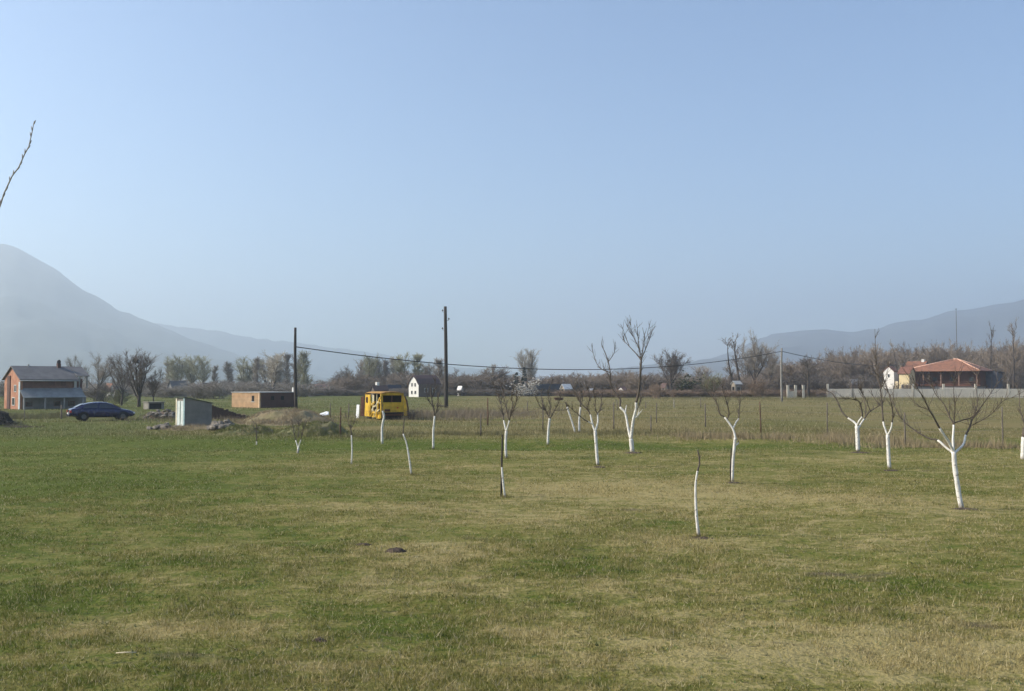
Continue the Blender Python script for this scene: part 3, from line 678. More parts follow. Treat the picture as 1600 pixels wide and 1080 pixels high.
fruit('forked whitewashed tree with a short side stub left of the twin stemmed one', (934, 727), [(932, 702), (930, 674)], 6.5, 6, [
    (4, .3, [(930, 675), (926, 664), (923, 650), (922, 648), (918, 640), (907, 630), (901, 618), (895, 603)], 4.2),
    (2, -.5, [(927, 664), (919, 659), (912, 655), (899, 644), (888, 634)], 2.6),
    (3, .4, [(930, 674), (934, 660), (934, 646), (938, 640), (940, 625), (941, 612)], 4.2), (0, -.3, [(934, 648), (930, 638), (930, 622), (926, 608)], 2.2),
    (0, .6, [(909, 632), (910, 615), (905, 600)], 2), (0, -.6, [(917, 640), (921, 622), (919, 606)], 2)], 6, seed=8)
fruit('left leaning whitewashed stick of the leaning pair', (899, 676), [(894, 660), (886, 636), (884, 628)], 4, 2.8, [], 0, painted=3, seed=9)
fruit('nearly upright whitewashed stick of the leaning pair', (905, 676), [(905, 656), (907, 636), (907, 620), (909, 606)], 5, 2, [(0, .4, [(907, 628), (900, 612), (898, 600)], 1.6)], 4, painted=3, seed=10)
fruit('small whitewashed tree with a low spreading dark crown', (856, 693), [(857, 670), (859, 654)], 5, 4.5, [
    (0, .5, [(859, 655), (853, 642), (847, 627), (846, 610)], 2.6), (0, -.5, [(859, 655), (866, 642), (873, 629), (876, 614)], 2.6), (0, .2, [(858, 650), (860, 636), (857, 620), (858, 606)], 2), (0, .4, [(866, 642), (876, 641), (886, 641)], 1.4), (0, -.3, [(853, 642), (844, 636), (838, 622)], 1.6)], 7, seed=11)
fruit('Y shaped whitewashed tree with many thin upright shoots', (791, 717), [(790, 697), (791, 674)], 5.5, 5, [
    (2, .4, [(791, 675), (787, 657), (786, 649), (782, 629), (776, 614), (772, 600)], 3.6), (2, -.3, [(791, 675), (796, 657), (797, 650), (801, 633), (799, 620), (803, 606)], 3.6),
    (0, .5, [(795, 655), (791, 636), (787, 621), (788, 604)], 2), (0, -.6, [(798, 648), (806, 630), (808, 612)], 1.8), (0, .5, [(782, 630), (786, 614), (783, 600)], 1.6)], 8, seed=12)
fruit('whitewashed sapling tied beside a dark stake in the middle', (789, 776), [(786, 753), (784, 730), (783, 715)], 4.5, 3, [], 0, painted=3, seed=13)
fruit('slim whitewashed tree right of the yellow van', (677, 701), [(677, 675), (679, 650), (677, 637), (674, 620), (673, 605)], 5, 2, [(0, .4, [(679, 650), (683, 640), (685, 622), (690, 606)], 2), (0, -.4, [(676, 635), (668, 622), (666, 606)], 1.8), (0, .2, [(675, 622), (680, 608), (680, 596)], 1.5)], 7, painted=3, seed=14)
fruit('bowed whitewashed sapling below the right end of the van', (643, 743), [(639, 714), (635, 692), (630, 678), (631, 664), (632, 652)], 4.5, 1.6, [], 2, painted=4, tl=.15, seed=15)
fruit('whitewashed stem standing in front of the yellow van', (597, 692), [(597, 668), (600, 652), (598, 642)], 5, 4, [(0, .3, [(598, 642), (597, 630), (594, 618)], 1.5)], 2, seed=16)
fruit('thin whitewashed sapling with a tiny twiggy top left of the bowed one', (549, 724), [(550, 702), (549, 680), (548, 670)], 3.6, 2, [(0, .3, [(548, 671), (544, 660), (541, 652)], 1.2), (0, -.3, [(548, 671), (553, 661), (557, 650)], 1.2), (0, .1, [(548, 671), (549, 655)], 1.2)], 6, painted=3, tl=.25, seed=17)
fruit('tiny whitewashed Y sapling below the grassy mound', (465, 708), [(466, 700)], 4.5, 4, [(2, .3, [(466, 701), (462, 688), (459, 674), (456, 662)], 2.6), (2, -.3, [(466, 701), (470, 687), (474, 672), (478, 660)], 2.6), (0, .3, [(463, 690), (467, 672), (466, 658)], 1.2)], 6, tl=.3, seed=18)
fruit('smallest dark sapling with a white foot below the rubble', (401, 694), [(401, 690), (401, 678), (401, 662)], 2.8, 1.4, [(0, .3, [(401, 678), (397, 668), (396, 658)], 1), (0, -.3, [(401, 674), (405, 664)], 1)], 3, painted=2, tl=.2, seed=19)
# dug soil and longer grass at the feet
FEET = [(1503, 795, 34), (1390, 733, 20), (1341, 704, 26), (1144, 753, 20), (1092, 836, 26), (988, 707, 22), (934, 727, 18), (791, 717, 14), (677, 701, 12), (856, 693, 12), (643, 743, 12), (787, 776, 16)]
q_ = []; rf_ = np.random.RandomState(77)
for (fx_, fy_, fw_) in FEET:
    g = G(fx_, fy_); a_ = rf_.uniform(0, 6.283, 170); d_ = np.abs(rf_.normal(.10, .12, 170)) * (1 + g.y / 60); q_.append(np.stack([g.x + np.cos(a_) * d_, g.y + np.sin(a_) * d_], 1))
q_ = np.concatenate(q_); tag(blades('trunk_foot_grass', q_, rf_.uniform(.05, .15, len(q_)), rf_.uniform(.005, .012, len(q_)), bm_, .5, 78), 'longer unmown grass standing round the feet of the whitewashed trees', 'grass')
# tree outside the frame whose one shoot reaches in at the upper left
Yn = 5.2
g = at(-230, Yn); gl = gzf(g.x, g.y)
nt_ = thing('fruit_tree', 'bare shoot with buds of a near tree reaching in at upper left', 'fruit tree', (g.x, g.y, gl), 0, 'whitewashed trees of the orchard')
pt = [W(a, b_, Yn + dd) for a, b_, dd in ((-120, 620, 0), (-90, 520, .1), (-50, 420, .15), (-12, 345, .2), (0, 322, .2), (6, 303, .2), (19, 275, .2), (29, 262, .2), (38, 242, .2), (45, 229, .2), (50, 207, .2), (53.5, 189, .2))]
st = [Vector((g.x, g.y, 0)), Vector((g.x + .03, g.y, .5)), Vector((g.x - .02, g.y, 1.1))]
MB().tube(st, [.07, .06, .055], 9, jit=.04).build('painted_trunk', white, nt_, (g.x, g.y, gl))
mb = MB(); mb.tube([st[-1], Vector((g.x + .1, g.y, 1.7)), pt[0], *pt[1:]], [.05, .03, .014, .008, .0058, .0046, .0043, .004, .0037, .0034, .0031, .0029, .0026, .0016], 7)
for k in range(3, len(pt) - 1):
    for t in (.15, .7):
        p = pt[k].lerp(pt[k + 1], t); d = (pt[k + 1] - pt[k]).normalized(); sd_ = Vector((1 if (k + (t > .5)) % 2 else -1, 0, .6)).normalized()
        mb.tube([p, p + (d + sd_ * .5).normalized() * .012, p + (d + sd_ * .6).normalized() * .028], [.0035, .004, .001], 5)
for q in ((-.5, .2, 1.1), (-.25, -.4, 1.3), (.1, .5, 1.2)):
    mb.tube([st[-1], st[-1] + Vector(q) * .5, st[-1] + Vector(q)], [.035, .02, .008], 6)
mb.build('branches', mat('sunlit_shoot_bark', (.38, .33, .27), .8, .3, 60, .3), nt_, (g.x, g.y, gl))  # bark colour lightened to make the shoot look sunlit

# ------------------------------------------------------------ stakes, fence posts, wires
pm = mat('weathered_post', (.17, .142, .115), .95, .35, 9, .3); pmr = mat('rusty_post', (.13, .075, .05), .9, .35, 9, .3)
wmt = mat('old_wire', (.22, .2, .19), .6, .2, 5, metal=.6)
def post(px, py, top, label, wpx=2.6, m=None, name='fence_post', cat='fence post', lean=0., group='posts of the wire fence', cap=None):
    g = G(px, py); s = g.y / F; z = gzf(g.x, g.y); h = (py - top) * s
    t = thing(name, label, cat, (g.x, g.y, z - .05), 0, group)
    r = wpx * .82 / 2 * s; mb = MB(); r_ = random.Random(px)
    mb.tube([(0, 0, 0), (lean * .3 * h + r_.uniform(-.02, .02), 0, h * .4), (lean * .7 * h, 0, h * .75), (lean * h, 0, h + .05)], [r * 1.1, r, r * .95, r * .8], 7, jit=.1)
    mb.build('post_shaft', m or pm, t)
    if group.startswith('posts'):
        for k in (.45, .7, .92): MB().tube([(lean * h * k - r * 1.1, -r * .6, h * k), (lean * h * k, -r * 1.25, h * k + .01), (lean * h * k + r * 1.1, -r * .6, h * k)], .006, 5).build('wire_staple', wmt, t)
    return g, h
fp = [post(532, 682, 638, 'brown fence post between the mound and the van', 2.8, pmr),
      post(751, 682, 647, 'dark fence post right of the slim tree by the pole', 2.6),
      post(848, 670, 624, 'grey fence post just left of the small spreading tree', 2.4),
      post(959, 671, 629, 'dark fence post left of the twin stemmed tree', 2.8),
      post(1017, 675, 649, 'short fence post right of the twin stemmed tree', 2.6),
      post(1102, 668, 632, 'fence post left of the crooked tree', 2.6),
      post(1189, 677, 628, 'reddish fence post right of the crooked tree', 2.6, pmr, lean=-.03),
      post(1293, 681, 631, 'fence post left of the low wide tree', 2.4),
      post(1414, 693, 640, 'fence post between the whip tree and the largest tree', 3.0),
      post(1567, 701, 637, 'fence post right of the largest tree', 2.8)]
for a in ((516, 652, 630, 'thin far post right of the white debris', 1.8, pm), (545, 652, 630, 'thin far post just left of the white panel', 2.2, pm), (762, 665, 622, 'rust topped post below the brown thicket', 2.6, pmr),
          (824, 643, 627, 'short far post below the blossoming shrub', 1.8, pm), (964, 641, 626, 'far post behind the forked tree group', 1.6, pm), (1009, 638, 627, 'stubby far post behind the twin stemmed tree', 2.0, pm),
          (1026, 662, 630, 'thin far post right of the short fence post', 1.8, pm), (1053, 637, 624, 'pale far post before the dark green shrub', 1.8, mat('pale_post', (.36, .33, .28), .9)),
          (1095, 637, 622, 'thin far post behind the left limb of the crooked tree', 1.6, pm), (96, 655, 633, 'thick dark post at the rear of the blue car', 3.2, pm), (38, 657, 640, 'thin post before the two storey house', 1.6, pm)):
    post(*a[:5], a[5], group='far posts in the meadow')
post(783, 775, 679, 'tall dark stake tied to the middle sapling', 3.6, mat('dark_stake', (.05, .042, .036), .95, .3, 9), 'wooden_stake', 'stake', .02, 'tree stakes')
post(1142, 753, 700, 'dark stake along the crooked tree trunk', 2.6, MATS['dark_stake'], 'wooden_stake', 'stake', .015, 'tree stakes')
for k, lab in ((.45, 'lowest'), (.7, 'middle'), (.92, 'top')):
    pts = []
    for i, (g, h) in enumerate(fp):
        if i == 4: continue
        p = Vector((g.x, g.y - .06, gzf(g.x, g.y) + h * k))
        if pts:
            q = pts[-1]
            for j in range(1, 5): pts.append(q.lerp(p, j / 5) - Vector((0, 0, .06 * math.sin(math.pi * j / 5))))
        pts.append(p)
    a = pts[0]; o = MB().tube([p - a for p in pts], .0035, 4).build('fence_wire', wmt); o.location = a
    tag(o, f'{lab} rusty wire strung along the meadow fence posts', 'wire', 'wires of the fence')

# ------------------------------------------------------------ electricity poles and cables
wood = mat('pole_wood', (.055, .046, .040), .9, .3, 4, .3, stretch=(6, 6, .6)); conc = mat('pole_concrete', (.25, .235, .21), .9, .2, 3, .2)
insu = mat('insulator_glaze', (.06, .05, .05), .3, .1, 4); cabm = mat('cable_rubber', (.035, .037, .04), .6, .1, 4)
def pole(px, py, tpx, top, w0, w1, m, label, ins=()):
    g = G(px, py); s = g.y / F; tp = W(tpx, top, g.y); t = thing('utility_pole', label, 'utility pole', (g.x, g.y, 0), 0, 'electricity poles')
    d = tp - g; bow = rnd.uniform(-.08, .08)
    mb = MB(); P = [Vector((0, 0, -.1)) if k == 0 else d * (k / 8) + Vector((bow * math.sin(math.pi * k / 8), 0, 0)) for k in range(9)]
    mb.tube(P, [(w0 + (w1 - w0) * k / 8) / 2 * s for k in range(9)], 10, jit=.03); mb.build('pole_shaft', m, t)
    for (ix, iy, sgn) in ins:
        q = W(ix, iy, g.y) - g; mb = MB(); r = w1 / 2 * s
        bk = MB().tube([Vector((q.x - sgn * abs(q.x - d.x * q.z / d.z), q.y, q.z - .12)), Vector((q.x - sgn * .03, q.y, q.z - .14)), Vector((q.x, q.y, q.z))], .022, 6).build('insulator_hook', MATS['old_wire'], t)
        MB().tube([Vector((q.x, q.y, q.z - .03)), Vector((q.x, q.y, q.z + .04)), Vector((q.x, q.y, q.z + .1)), Vector((q.x, q.y, q.z + .17))], [.06, .11, .07, .04], 10).build('insulator', insu, bk)
    return g, t
pole(463, 643, 461.5, 512, 5.2, 3.8, wood, 'shorter dark pole beside the brick hut')
pole(697.3, 637, 695.8, 479, 6.2, 4.6, wood, 'tallest dark wooden pole with three insulators', ((691.6, 486, -1), (701.3, 499, 1), (691.4, 514, -1)))
pole(1221.7, 628, 1221.5, 544, 3.4, 2.8, conc, 'light grey pole left of the concrete gate posts')
def cable(pts, r, label, name='power_cable'):
    P = [W(*p) for p in pts]; a = P[0]; o = MB().tube([p - a for p in P], r, 5).build(name, cabm); o.location = a; tag(o, label, 'cable', 'overhead cables')
Y1 = G(463, 643).y; Y3 = G(1221.7, 628).y
def sag(p0, p1, dip, n=26):
    a = W(*p0); b_ = W(*p1); out = []
    for i in range(n + 1):
        t = i / n; out.append(a.lerp(b_, t) - Vector((0, 0, 4 * dip * t * (1 - t))))
    return out
def cable2(p0, p1, dip, r, label):
    P = sag(p0, p1, dip); a = P[0]; o = MB().tube([p - a for p in P], r, 5).build('power_cable', cabm); o.location = a; tag(o, label, 'cable', 'overhead cables')
cable2((462, 542, Y1), (1221.5, 549, Y3), 2.6, .05, 'heavy black cable sagging from the shorter pole to the grey pole')
cable2((1221.5, 549, Y3), (1420, 569, 262), 1.2, .05, 'black cable running from the grey pole down to the wood')
p1496 = at(1496, 300)
tp_ = thing('utility_pole', 'distant thin pole above the tiled roof', 'utility pole', p1496, 0, 'electricity poles')
MB().tube([(0, 0, -.2), (0, 0, (HZ - 482) * 300 / F + H)], [.13, .08], 8).build('pole_shaft', mat('far_pole', (.12, .11, .1), .9, .2), tp_)
MB().tube([(-.3, 0, (HZ - 483) * 300 / F + H), (.3, 0, (HZ - 483) * 300 / F + H)], .05, 6).build('cross_arm', MATS['far_pole'], tp_)

# ------------------------------------------------------------ generic building bits (local frame: near corner at 0, +X right face, +Y left face)
glass = mat('dark_glass', (.02, .022, .026), .12, .2, 2, spec=.6); dark = mat('shade_black', (.018, .016, .015), .9, .3, 2)  # dark: near-black colour standing in for shade inside openings
plaster = mat('white_plaster', (.74, .71, .66), .9, .12, 1.2, .2); greyp = mat('grey_render', (.30, .29, .275), .9, .22, 1.5, .2)
framew = mat('window_frame', (.6, .58, .53), .7, .1)
def gable(root, X, Y, ze, zr, wall, roof, ridge='X', oh=.3, th=.12, wname='wall', rname='roof'):
    mb = MB()
    if ridge == 'X':
        mb.prism([(0, 0, 0), (0, Y, 0), (0, Y, ze), (0, Y / 2, zr - .02), (0, 0, ze)], (X, 0, 0))
        a = mb.build(wname, wall, root); mb = MB(); sl = (zr - ze) / (Y / 2)
        for sy in (0, 1):
            y0 = -oh if sy == 0 else Y + oh; z0 = ze - sl * oh + .03
            mb.hexa([(-oh, y0, z0), (X + oh, y0, z0), (X + oh, Y / 2, zr + .03), (-oh, Y / 2, zr + .03)], [(-oh, y0, z0 + th), (X + oh, y0, z0 + th), (X + oh, Y / 2, zr + th + .03), (-oh, Y / 2, zr + th + .03)])
    else:
        mb.prism([(0, 0, 0), (X, 0, 0), (X, 0, ze), (X / 2, 0, zr - .02), (0, 0, ze)], (0, Y, 0))
        a = mb.build(wname, wall, root); mb = MB(); sl = (zr - ze) / (X / 2)
        for sx in (0, 1):
            x0 = -oh if sx == 0 else X + oh; z0 = ze - sl * oh + .03
            mb.hexa([(x0, -oh, z0), (x0, Y + oh, z0), (X / 2, Y + oh, zr + .03), (X / 2, -oh, zr + .03)], [(x0, -oh, z0 + th), (x0, Y + oh, z0 + th), (X / 2, Y + oh, zr + th + .03), (X / 2, -oh, zr + th + .03)])
    return a, mb.build(rname, roof, root)
def win_r(root, x, z, w_, h_, m=None, y=0, fr=True, nm='window'):      # on the right face (y=0 plane)
    fm = MB(); t = min(.07, w_ * .14)
    for b_ in ((x, z, x + w_, z + t), (x, z + h_ - t, x + w_, z + h_), (x, z + t, x + t, z + h_ - t), (x + w_ - t, z + t, x + w_, z + h_ - t)):
        fm.box(b_[0], y - .05, b_[1], b_[2], y + .01, b_[3])
    o = fm.build(nm, m or framew, root); MB().box(x + t, y - .02, z + t, x + w_ - t, y + .005, z + h_ - t).build('pane', glass, o); return o
def win_l(root, y, z, w_, h_, m=None, x=0, nm='window'):                # on the left face (x=0 plane)
    fm = MB(); t = min(.07, w_ * .14)
    for b_ in ((y, z, y + w_, z + t), (y, z + h_ - t, y + w_, z + h_), (y, z + t, y + t, z + h_ - t), (y + w_ - t, z + t, y + w_, z + h_ - t)):
        fm.box(x - .05, b_[0], b_[1], x + .01, b_[2], b_[3])
    o = fm.build(nm, m or framew, root); MB().box(x - .02, y + t, z + t, x + .005, y + w_ - t, z + h_ - t).build('pane', glass, o); return o
def simple_house(name, label, px, Y, az, X, Yd, ze, zr, wall, roof, ridge='X', wins=1, chim=False, cat='house', group='far houses'):
    g = at(px, Y); t = thing(name, label, cat, g, R(180 - az), group)
    a, rf = gable(t, X, Yd, ze, zr, wall, roof, ridge)
    for k in range(wins):
        win_r(t, X * (k + .5) / max(wins, 1) - .4, ze * .4, .8, .9)
    win_l(t, Yd / 2 - .4, ze * .45, .8, .9)
    if chim: MB().box(X * .6, Yd * .45, zr - .3, X * .6 + .5, Yd * .45 + .5, zr + .7).build('chimney', plaster, rf)
    return t
redroof = tiles('orange_tiles', (.29, .125, .07), (.12, .06, .04), 2.0); brownroof = tiles('brown_tiles', (.11, .055, .045), (.07, .04, .035), 2.0)
greyroof = tiles('grey_tiles', (.17, .16, .155), (.10, .095, .095), 2.5); asb = mat('fibre_cement_sheet', (.42, .41, .385), .9, .22, 1.2, .2)
darkroof = mat('dark_roof', (.05, .048, .05), .8, .3, 2)
rbrick = brick('shade_red_brick', (.15, .065, .045), (.12, .052, .04), (.14, .11, .09), 5)  # darkened to paint the shade on the hut's right wall; other brickwork shares it
obrick = brick('sunlit_orange_brick', (.66, .40, .21), (.58, .34, .17), (.55, .43, .30), 5)  # light copy of the hut's brick, for its sunlit wall only

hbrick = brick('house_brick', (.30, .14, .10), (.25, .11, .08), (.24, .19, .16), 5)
# ---- two storey house on the left
g, rz, s = corner(31, 640, 135)
Hs = thing('two_storey_house', 'two storey house with orange lit gable and sloping porch roof at left', 'house', g, rz)
X = 96 * s / .95; Yd = 5.2; zr = (640 - 575) * s * 1.03; ze = (640 - 592) * s; z1 = (640 - 607) * s; z2 = (640 - 622) * s
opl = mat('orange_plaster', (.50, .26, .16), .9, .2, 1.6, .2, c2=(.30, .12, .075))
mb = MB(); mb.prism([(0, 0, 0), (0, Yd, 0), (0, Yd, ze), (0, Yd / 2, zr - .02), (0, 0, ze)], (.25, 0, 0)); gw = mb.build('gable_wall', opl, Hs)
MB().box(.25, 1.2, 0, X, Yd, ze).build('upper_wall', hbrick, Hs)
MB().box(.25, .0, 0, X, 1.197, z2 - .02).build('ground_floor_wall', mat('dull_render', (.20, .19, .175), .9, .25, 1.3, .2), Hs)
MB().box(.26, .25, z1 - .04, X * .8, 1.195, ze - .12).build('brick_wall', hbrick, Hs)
mb = MB(); sl = (zr - ze) / (Yd / 2)
for sy in (0, 1):
    y0 = -.35 if sy == 0 else Yd + .35; z0 = ze - sl * .35 + .03
    mb.hexa([(-.2, y0, z0), (X * .86, y0, z0), (X * .86, Yd / 2, zr + .03), (-.2, Yd / 2, zr + .03)], [(-.2, y0, z0 + .1), (X * .86, y0, z0 + .1), (X * .86, Yd / 2, zr + .13), (-.2, Yd / 2, zr + .13)])
rf = mb.build('roof', greyroof, Hs)
mb = MB(); mb.hexa([(X * .861, .2, ze + .28), (X * 1.06, .2, ze + .28), (X * 1.06, Yd / 2, zr), (X * .861, Yd / 2, zr)], [(X * .861, .2, ze + .36), (X * 1.06, .2, ze + .36), (X * 1.06, Yd / 2, zr + .1), (X * .861, Yd / 2, zr + .1)])
mb.build('balcony_roof', greyroof, Hs)
c_ = MB().box(X * .66, Yd * .42, zr - .2, X * .71, Yd * .5, zr + .45).build('chimney', rbrick, rf)
MB().blob((X * .685, Yd * .46, zr + .62), .22, .22, .26, 8, 6, .15, 4).build('chimney_cowl', darkroof, c_)
MB().box(X * .22, Yd * .47, zr, X * .24, Yd * .5, zr + .3).build('vent_pipe', greyp, rf)
mb = MB(); mb.hexa([(-.05, -1.2, z2), (X * .93, -1.2, z2), (X * .93, .3, z1 - .02), (-.05, .3, z1 - .02)], [(-.05, -1.2, z2 + .07), (X * .93, -1.2, z2 + .07), (X * .93, .3, z1 + .05), (-.05, .3, z1 + .05)])
mb.build('porch_roof', mat('weathered_sheet', (.25, .255, .25), .9, .25, 1.0, .2), Hs)
for k in (.0, .34, .66, .98):
    MB().box(X * .9 * k + .02, -1.12, 0, X * .9 * k + .14, -1.0, z2 + .01).build('porch_post', greyp, Hs)
for k in (.9, 1.02): MB().box(X * k, .3, z1, X * k + .12, .42, ze + .3).build('balcony_post', greyp, Hs)
MB().box(X * .86, .35, z1 - .3, X * 1.05, 1.15, z1 - .2).build('balcony_floor', greyp, Hs)
MB().box(X * .84, .6, z1, X * .88, .7, ze - .2).build('balcony_panel', plaster, Hs)
for x in (.45, .62): MB().box(X * x, .2, z1 + .3, X * x + .5, .245, z1 + .75).build('shutter', mat('brown_shutter', (.12, .06, .045), .7), Hs)
for x in (.08, .5, .72): win_r(Hs, X * x, .3, .7, .55, m=MATS['brown_shutter'], y=0)
win_l(Hs, 1.2, 1.9, .7, .8); win_l(Hs, 3.3, 1.9, .7, .8); win_l(Hs, 1.6, .4, .9, .9)

MB().box(-.09, Yd * .60, 0, -.002, Yd * .78, ze + .35).build('brick_pilaster', rbrick, Hs)
MB().box(-.04, .0, 0, -.002, .45, ze * .9).build('corner_render', mat('pale_blue_render', (.45, .52, .52), .9, .15), Hs)
MB().tube([(-.2, -.38, ze - .22), (X * .86, -.38, ze - .22)], .06, 6).build('gutter', asb, Hs)
# ---- low brick hut
g, rz, s = corner(405.5, 637.5, 130)
B = thing('brick_hut', 'low flat roofed orange brick hut beside the shorter pole', 'hut', g, rz)
X = 55 * s / math.cos(R(36)); Yd = 42 * s / math.cos(R(56)); zt = 23.5 * s
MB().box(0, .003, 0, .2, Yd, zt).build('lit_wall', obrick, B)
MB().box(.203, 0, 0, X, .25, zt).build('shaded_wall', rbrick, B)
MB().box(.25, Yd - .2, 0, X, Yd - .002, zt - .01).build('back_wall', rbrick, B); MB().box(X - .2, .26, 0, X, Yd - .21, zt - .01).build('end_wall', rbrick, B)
MB().box(-.08, -.08, zt + .003, X + .08, Yd + .08, zt + .09).build('roof_slab', asb, B)
wn = MB().box(-.012, 1.05, .75, .01, 1.55, 1.42).build('opening_shade_plate', dark, B)  # near-black plate on the wall, painted shade instead of a real hole
MB().box(-.05, .95, .66, -.013, 1.65, .74).build('sill', asb, wn)
for x in (1.6, 3.0): MB().box(x, -.012, .9, x + .45, .01, 1.35).build('opening_shade_plate', dark, B)
MB().box(-.03, 0.0, 0, -.002, .22, zt).build('corner_render', mat('cream_render', (.66, .46, .28), .9), B)
MB().box(X - .22, .1, zt + .09, X + .02, .34, zt + .62).build('chimney', plaster, B)

# ---- outhouse
g, rz, s = corner(288.5, 668.5, 130)
O = thing('outhouse', 'small concrete outhouse with a pale door side and sloping roof', 'outhouse', g, rz)
X = 41 * s / math.cos(R(31)); Yd = 12.5 * s / math.cos(R(59)); zt = 46.5 * s; zt2 = 37 * s
cgrey = mat('bare_concrete', (.24, .22, .19), .95, .2, 1.6, .3)
mb = MB(); mb.hexa([(0, 0, 0), (X, 0, 0), (X, Yd, 0), (0, Yd, 0)], [(0, 0, zt), (X, 0, zt2), (X, Yd, zt2), (0, Yd, zt)]); mb.build('wall', cgrey, O)
mb = MB(); mb.hexa([(-.12, -.06, zt + .02), (X + .08, -.06, zt2 + .0), (X + .08, Yd + .08, zt2), (-.12, Yd + .08, zt + .02)], [(-.12, -.06, zt + .07), (X + .08, -.06, zt2 + .05), (X + .08, Yd + .08, zt2 + .05), (-.12, Yd + .08, zt + .07)])
mb.build('roof', mat('mossy_sheet', (.10, .12, .085), .9), O)
MB().box(-.04, .0, 0, -.002, .13, zt - .03).build('corner_post', mat('turquoise_paint', (.36, .47, .46), .8), O)
d_ = MB().box(-.03, .17, .08, -.002, Yd - .14, zt - .2).build('door', mat('pale_door', (.62, .66, .62), .8, .15), O)
MB().box(-.05, Yd * .46, .1, -.031, Yd * .52, zt - .22).build('door_gap', mat('door_shadow_board', (.14, .2, .16), .9), d_)
MB().box(-.05, Yd - .13, 0, -.002, Yd, zt - .03).build('door_jamb', mat('cream_jamb', (.72, .64, .48), .8), O)
MB().box(-.55, -.1, 0, -.05, Yd, .1).build('door_step', cgrey, O)
# broken brick wall behind it
g = G(330, 655); t = thing('broken_wall', 'tumbled dark brick wall sloping down right of the outhouse', 'broken wall', g, R(22))
mb = MB(); prev = 1.05; s = g.y / F
for k in range(14):
    h_ = 1.05 - .055 * k - .1 * (k > 8) + rnd.uniform(-.06, .06); mb.box(k * .19, 0, 0, k * .19 + .187, .3, max(.2, h_))
mb.build('brickwork', brick('dark_brick', (.12, .06, .045), (.09, .05, .04), (.13, .11, .09), 5), t)
for k in range(10):
    mb = MB(); mb.box(-.12, -.06, 0, .12, .06, .08); o = mb.build('loose_brick', MATS['shade_red_brick'] , t); o.location = (rnd.uniform(1.2, 3.0), rnd.uniform(-.5, -.1), rnd.uniform(0, .15)); o.rotation_euler = (rnd.uniform(-.3, .3), 0, rnd.uniform(0, 3))
# small concrete box far behind
g, rz, s = corner(232, 640, 140); t = thing('concrete_cistern', 'low concrete box with a dark opening left of the outhouse', 'cistern', g, rz)
MB().box(0, 0, 0, 1.7, 1.6, .75).build('wall', cgrey, t); MB().box(-.1, -.1, .752, 1.8, 1.7, .83).build('slab', cgrey, t); MB().box(.1, -.01, .05, 1.4, .02, .66).build('opening', dark, t)  # the dark front plate paints the shade inside the box

# ------------------------------------------------------------ mounds, rubble, debris
earth = mat('grassy_earth', (.20, .16, .09), 1, .4, 1.2, .8, c2=(.11, .125, .04)); earthb = mat('brown_earth', (.29, .225, .13), 1, .3, 1.0, .8, c2=(.18, .16, .075))
stone = mat('rubble_stone', (.22, .19, .155), .95, .35, 2.0, .5)
def mound(name, label, px, py, wpx, hpx, dep, m, seed, skew=0., bl=None):
    g = G(px, py); s = g.y / F; wd = wpx * s; ht = hpx * s; n_ = 44; V = []
    g = g + Vector((0, dep * .5, 0)); t = np.linspace(-1, 1, n_); A, B_ = np.meshgrid(t, t); rr_ = np.sqrt(A ** 2 + B_ ** 2)
    p = np.clip(1 - (np.sqrt((A - skew * (1 - rr_)) ** 2 + B_ ** 2)), 0, 1); p = np.clip(p * 1.35, 0, 1); p = p * p * (3 - 2 * p)
    Z = ht * p * (.62 + .5 * (vnoise(A * 2.6 + seed, B_ * 2.6, seed))) + (vnoise(A * 8, B_ * 8, seed + 3) - .5) * .3 * ht * np.minimum(1, p * 4) + (vnoise(A * 19, B_ * 19, seed + 5) - .5) * .12 * np.minimum(1, p * 4) - .1 * (p <= 0.001) - .02
    V = np.stack([(A * wd / 2).ravel(), (B_ * dep / 2).ravel(), Z.ravel()], 1)
    o = link(name, np_mesh(name, V, grid_faces(n_, n_), m)); o.location = g
    r_ = np.random.RandomState(seed); n2 = int(wd * dep * 420); i = r_.randint(0, n_ - 1, n2); j = r_.randint(0, n_ - 1, n2); fx = r_.uniform(0, 1, n2); fy = r_.uniform(0, 1, n2)
    ok = (p[j, i] > .01) & (r_.uniform(0, 1, n2) < vnoise(i / 5., j / 5., seed) * 1.5 - .2); i, j, fx, fy = i[ok], j[ok], fx[ok], fy[ok]
    zz = Z[j, i] * (1 - fx) * (1 - fy) + Z[j, i + 1] * fx * (1 - fy) + Z[j + 1, i] * (1 - fx) * fy + Z[j + 1, i + 1] * fx * fy
    xy = np.stack([(t[i] + fx * (t[1] - t[0])) * wd / 2, (t[j] + fy * (t[1] - t[0])) * dep / 2], 1)
    b_ = blades('tussocks', xy, r_.uniform(.05, .24, len(xy)), r_.uniform(.012, .03, len(xy)), bl or dgreen, .5, seed, zz); b_.parent = o
    return tag(o, label, 'earth mound', 'mounds of earth')
tus = mat('green_tussocks', (.15, .155, .05), .9, .35, 1.2); dtus = mat('brown_tussocks', (.30, .235, .15), .9, .3, 1.2)
mound('earth_mound', 'brown flat topped earth mound in front of the brick hut', 427, 664, 175, 21, 8, earthb, 3, bl=dtus)
mound('earth_mound', 'green mound with a shaded right slope beside the tiny Y sapling', 466, 684, 145, 22, 5.2, earth, 8, .35, bl=tus)
mound('earth_mound', 'low grassy rise under the stones right of the outhouse', 368, 681, 120, 13, 4, earth, 12, bl=tus)
mound('earth_mound', 'low weedy rise at the foot of the outhouse', 290, 673, 120, 6, 2.4, earthb, 14, bl=dtus)
mound('earth_mound', 'low brown bank behind the outhouse and the rubble', 285, 652, 170, 8, 6, earthb, 17, bl=dtus)
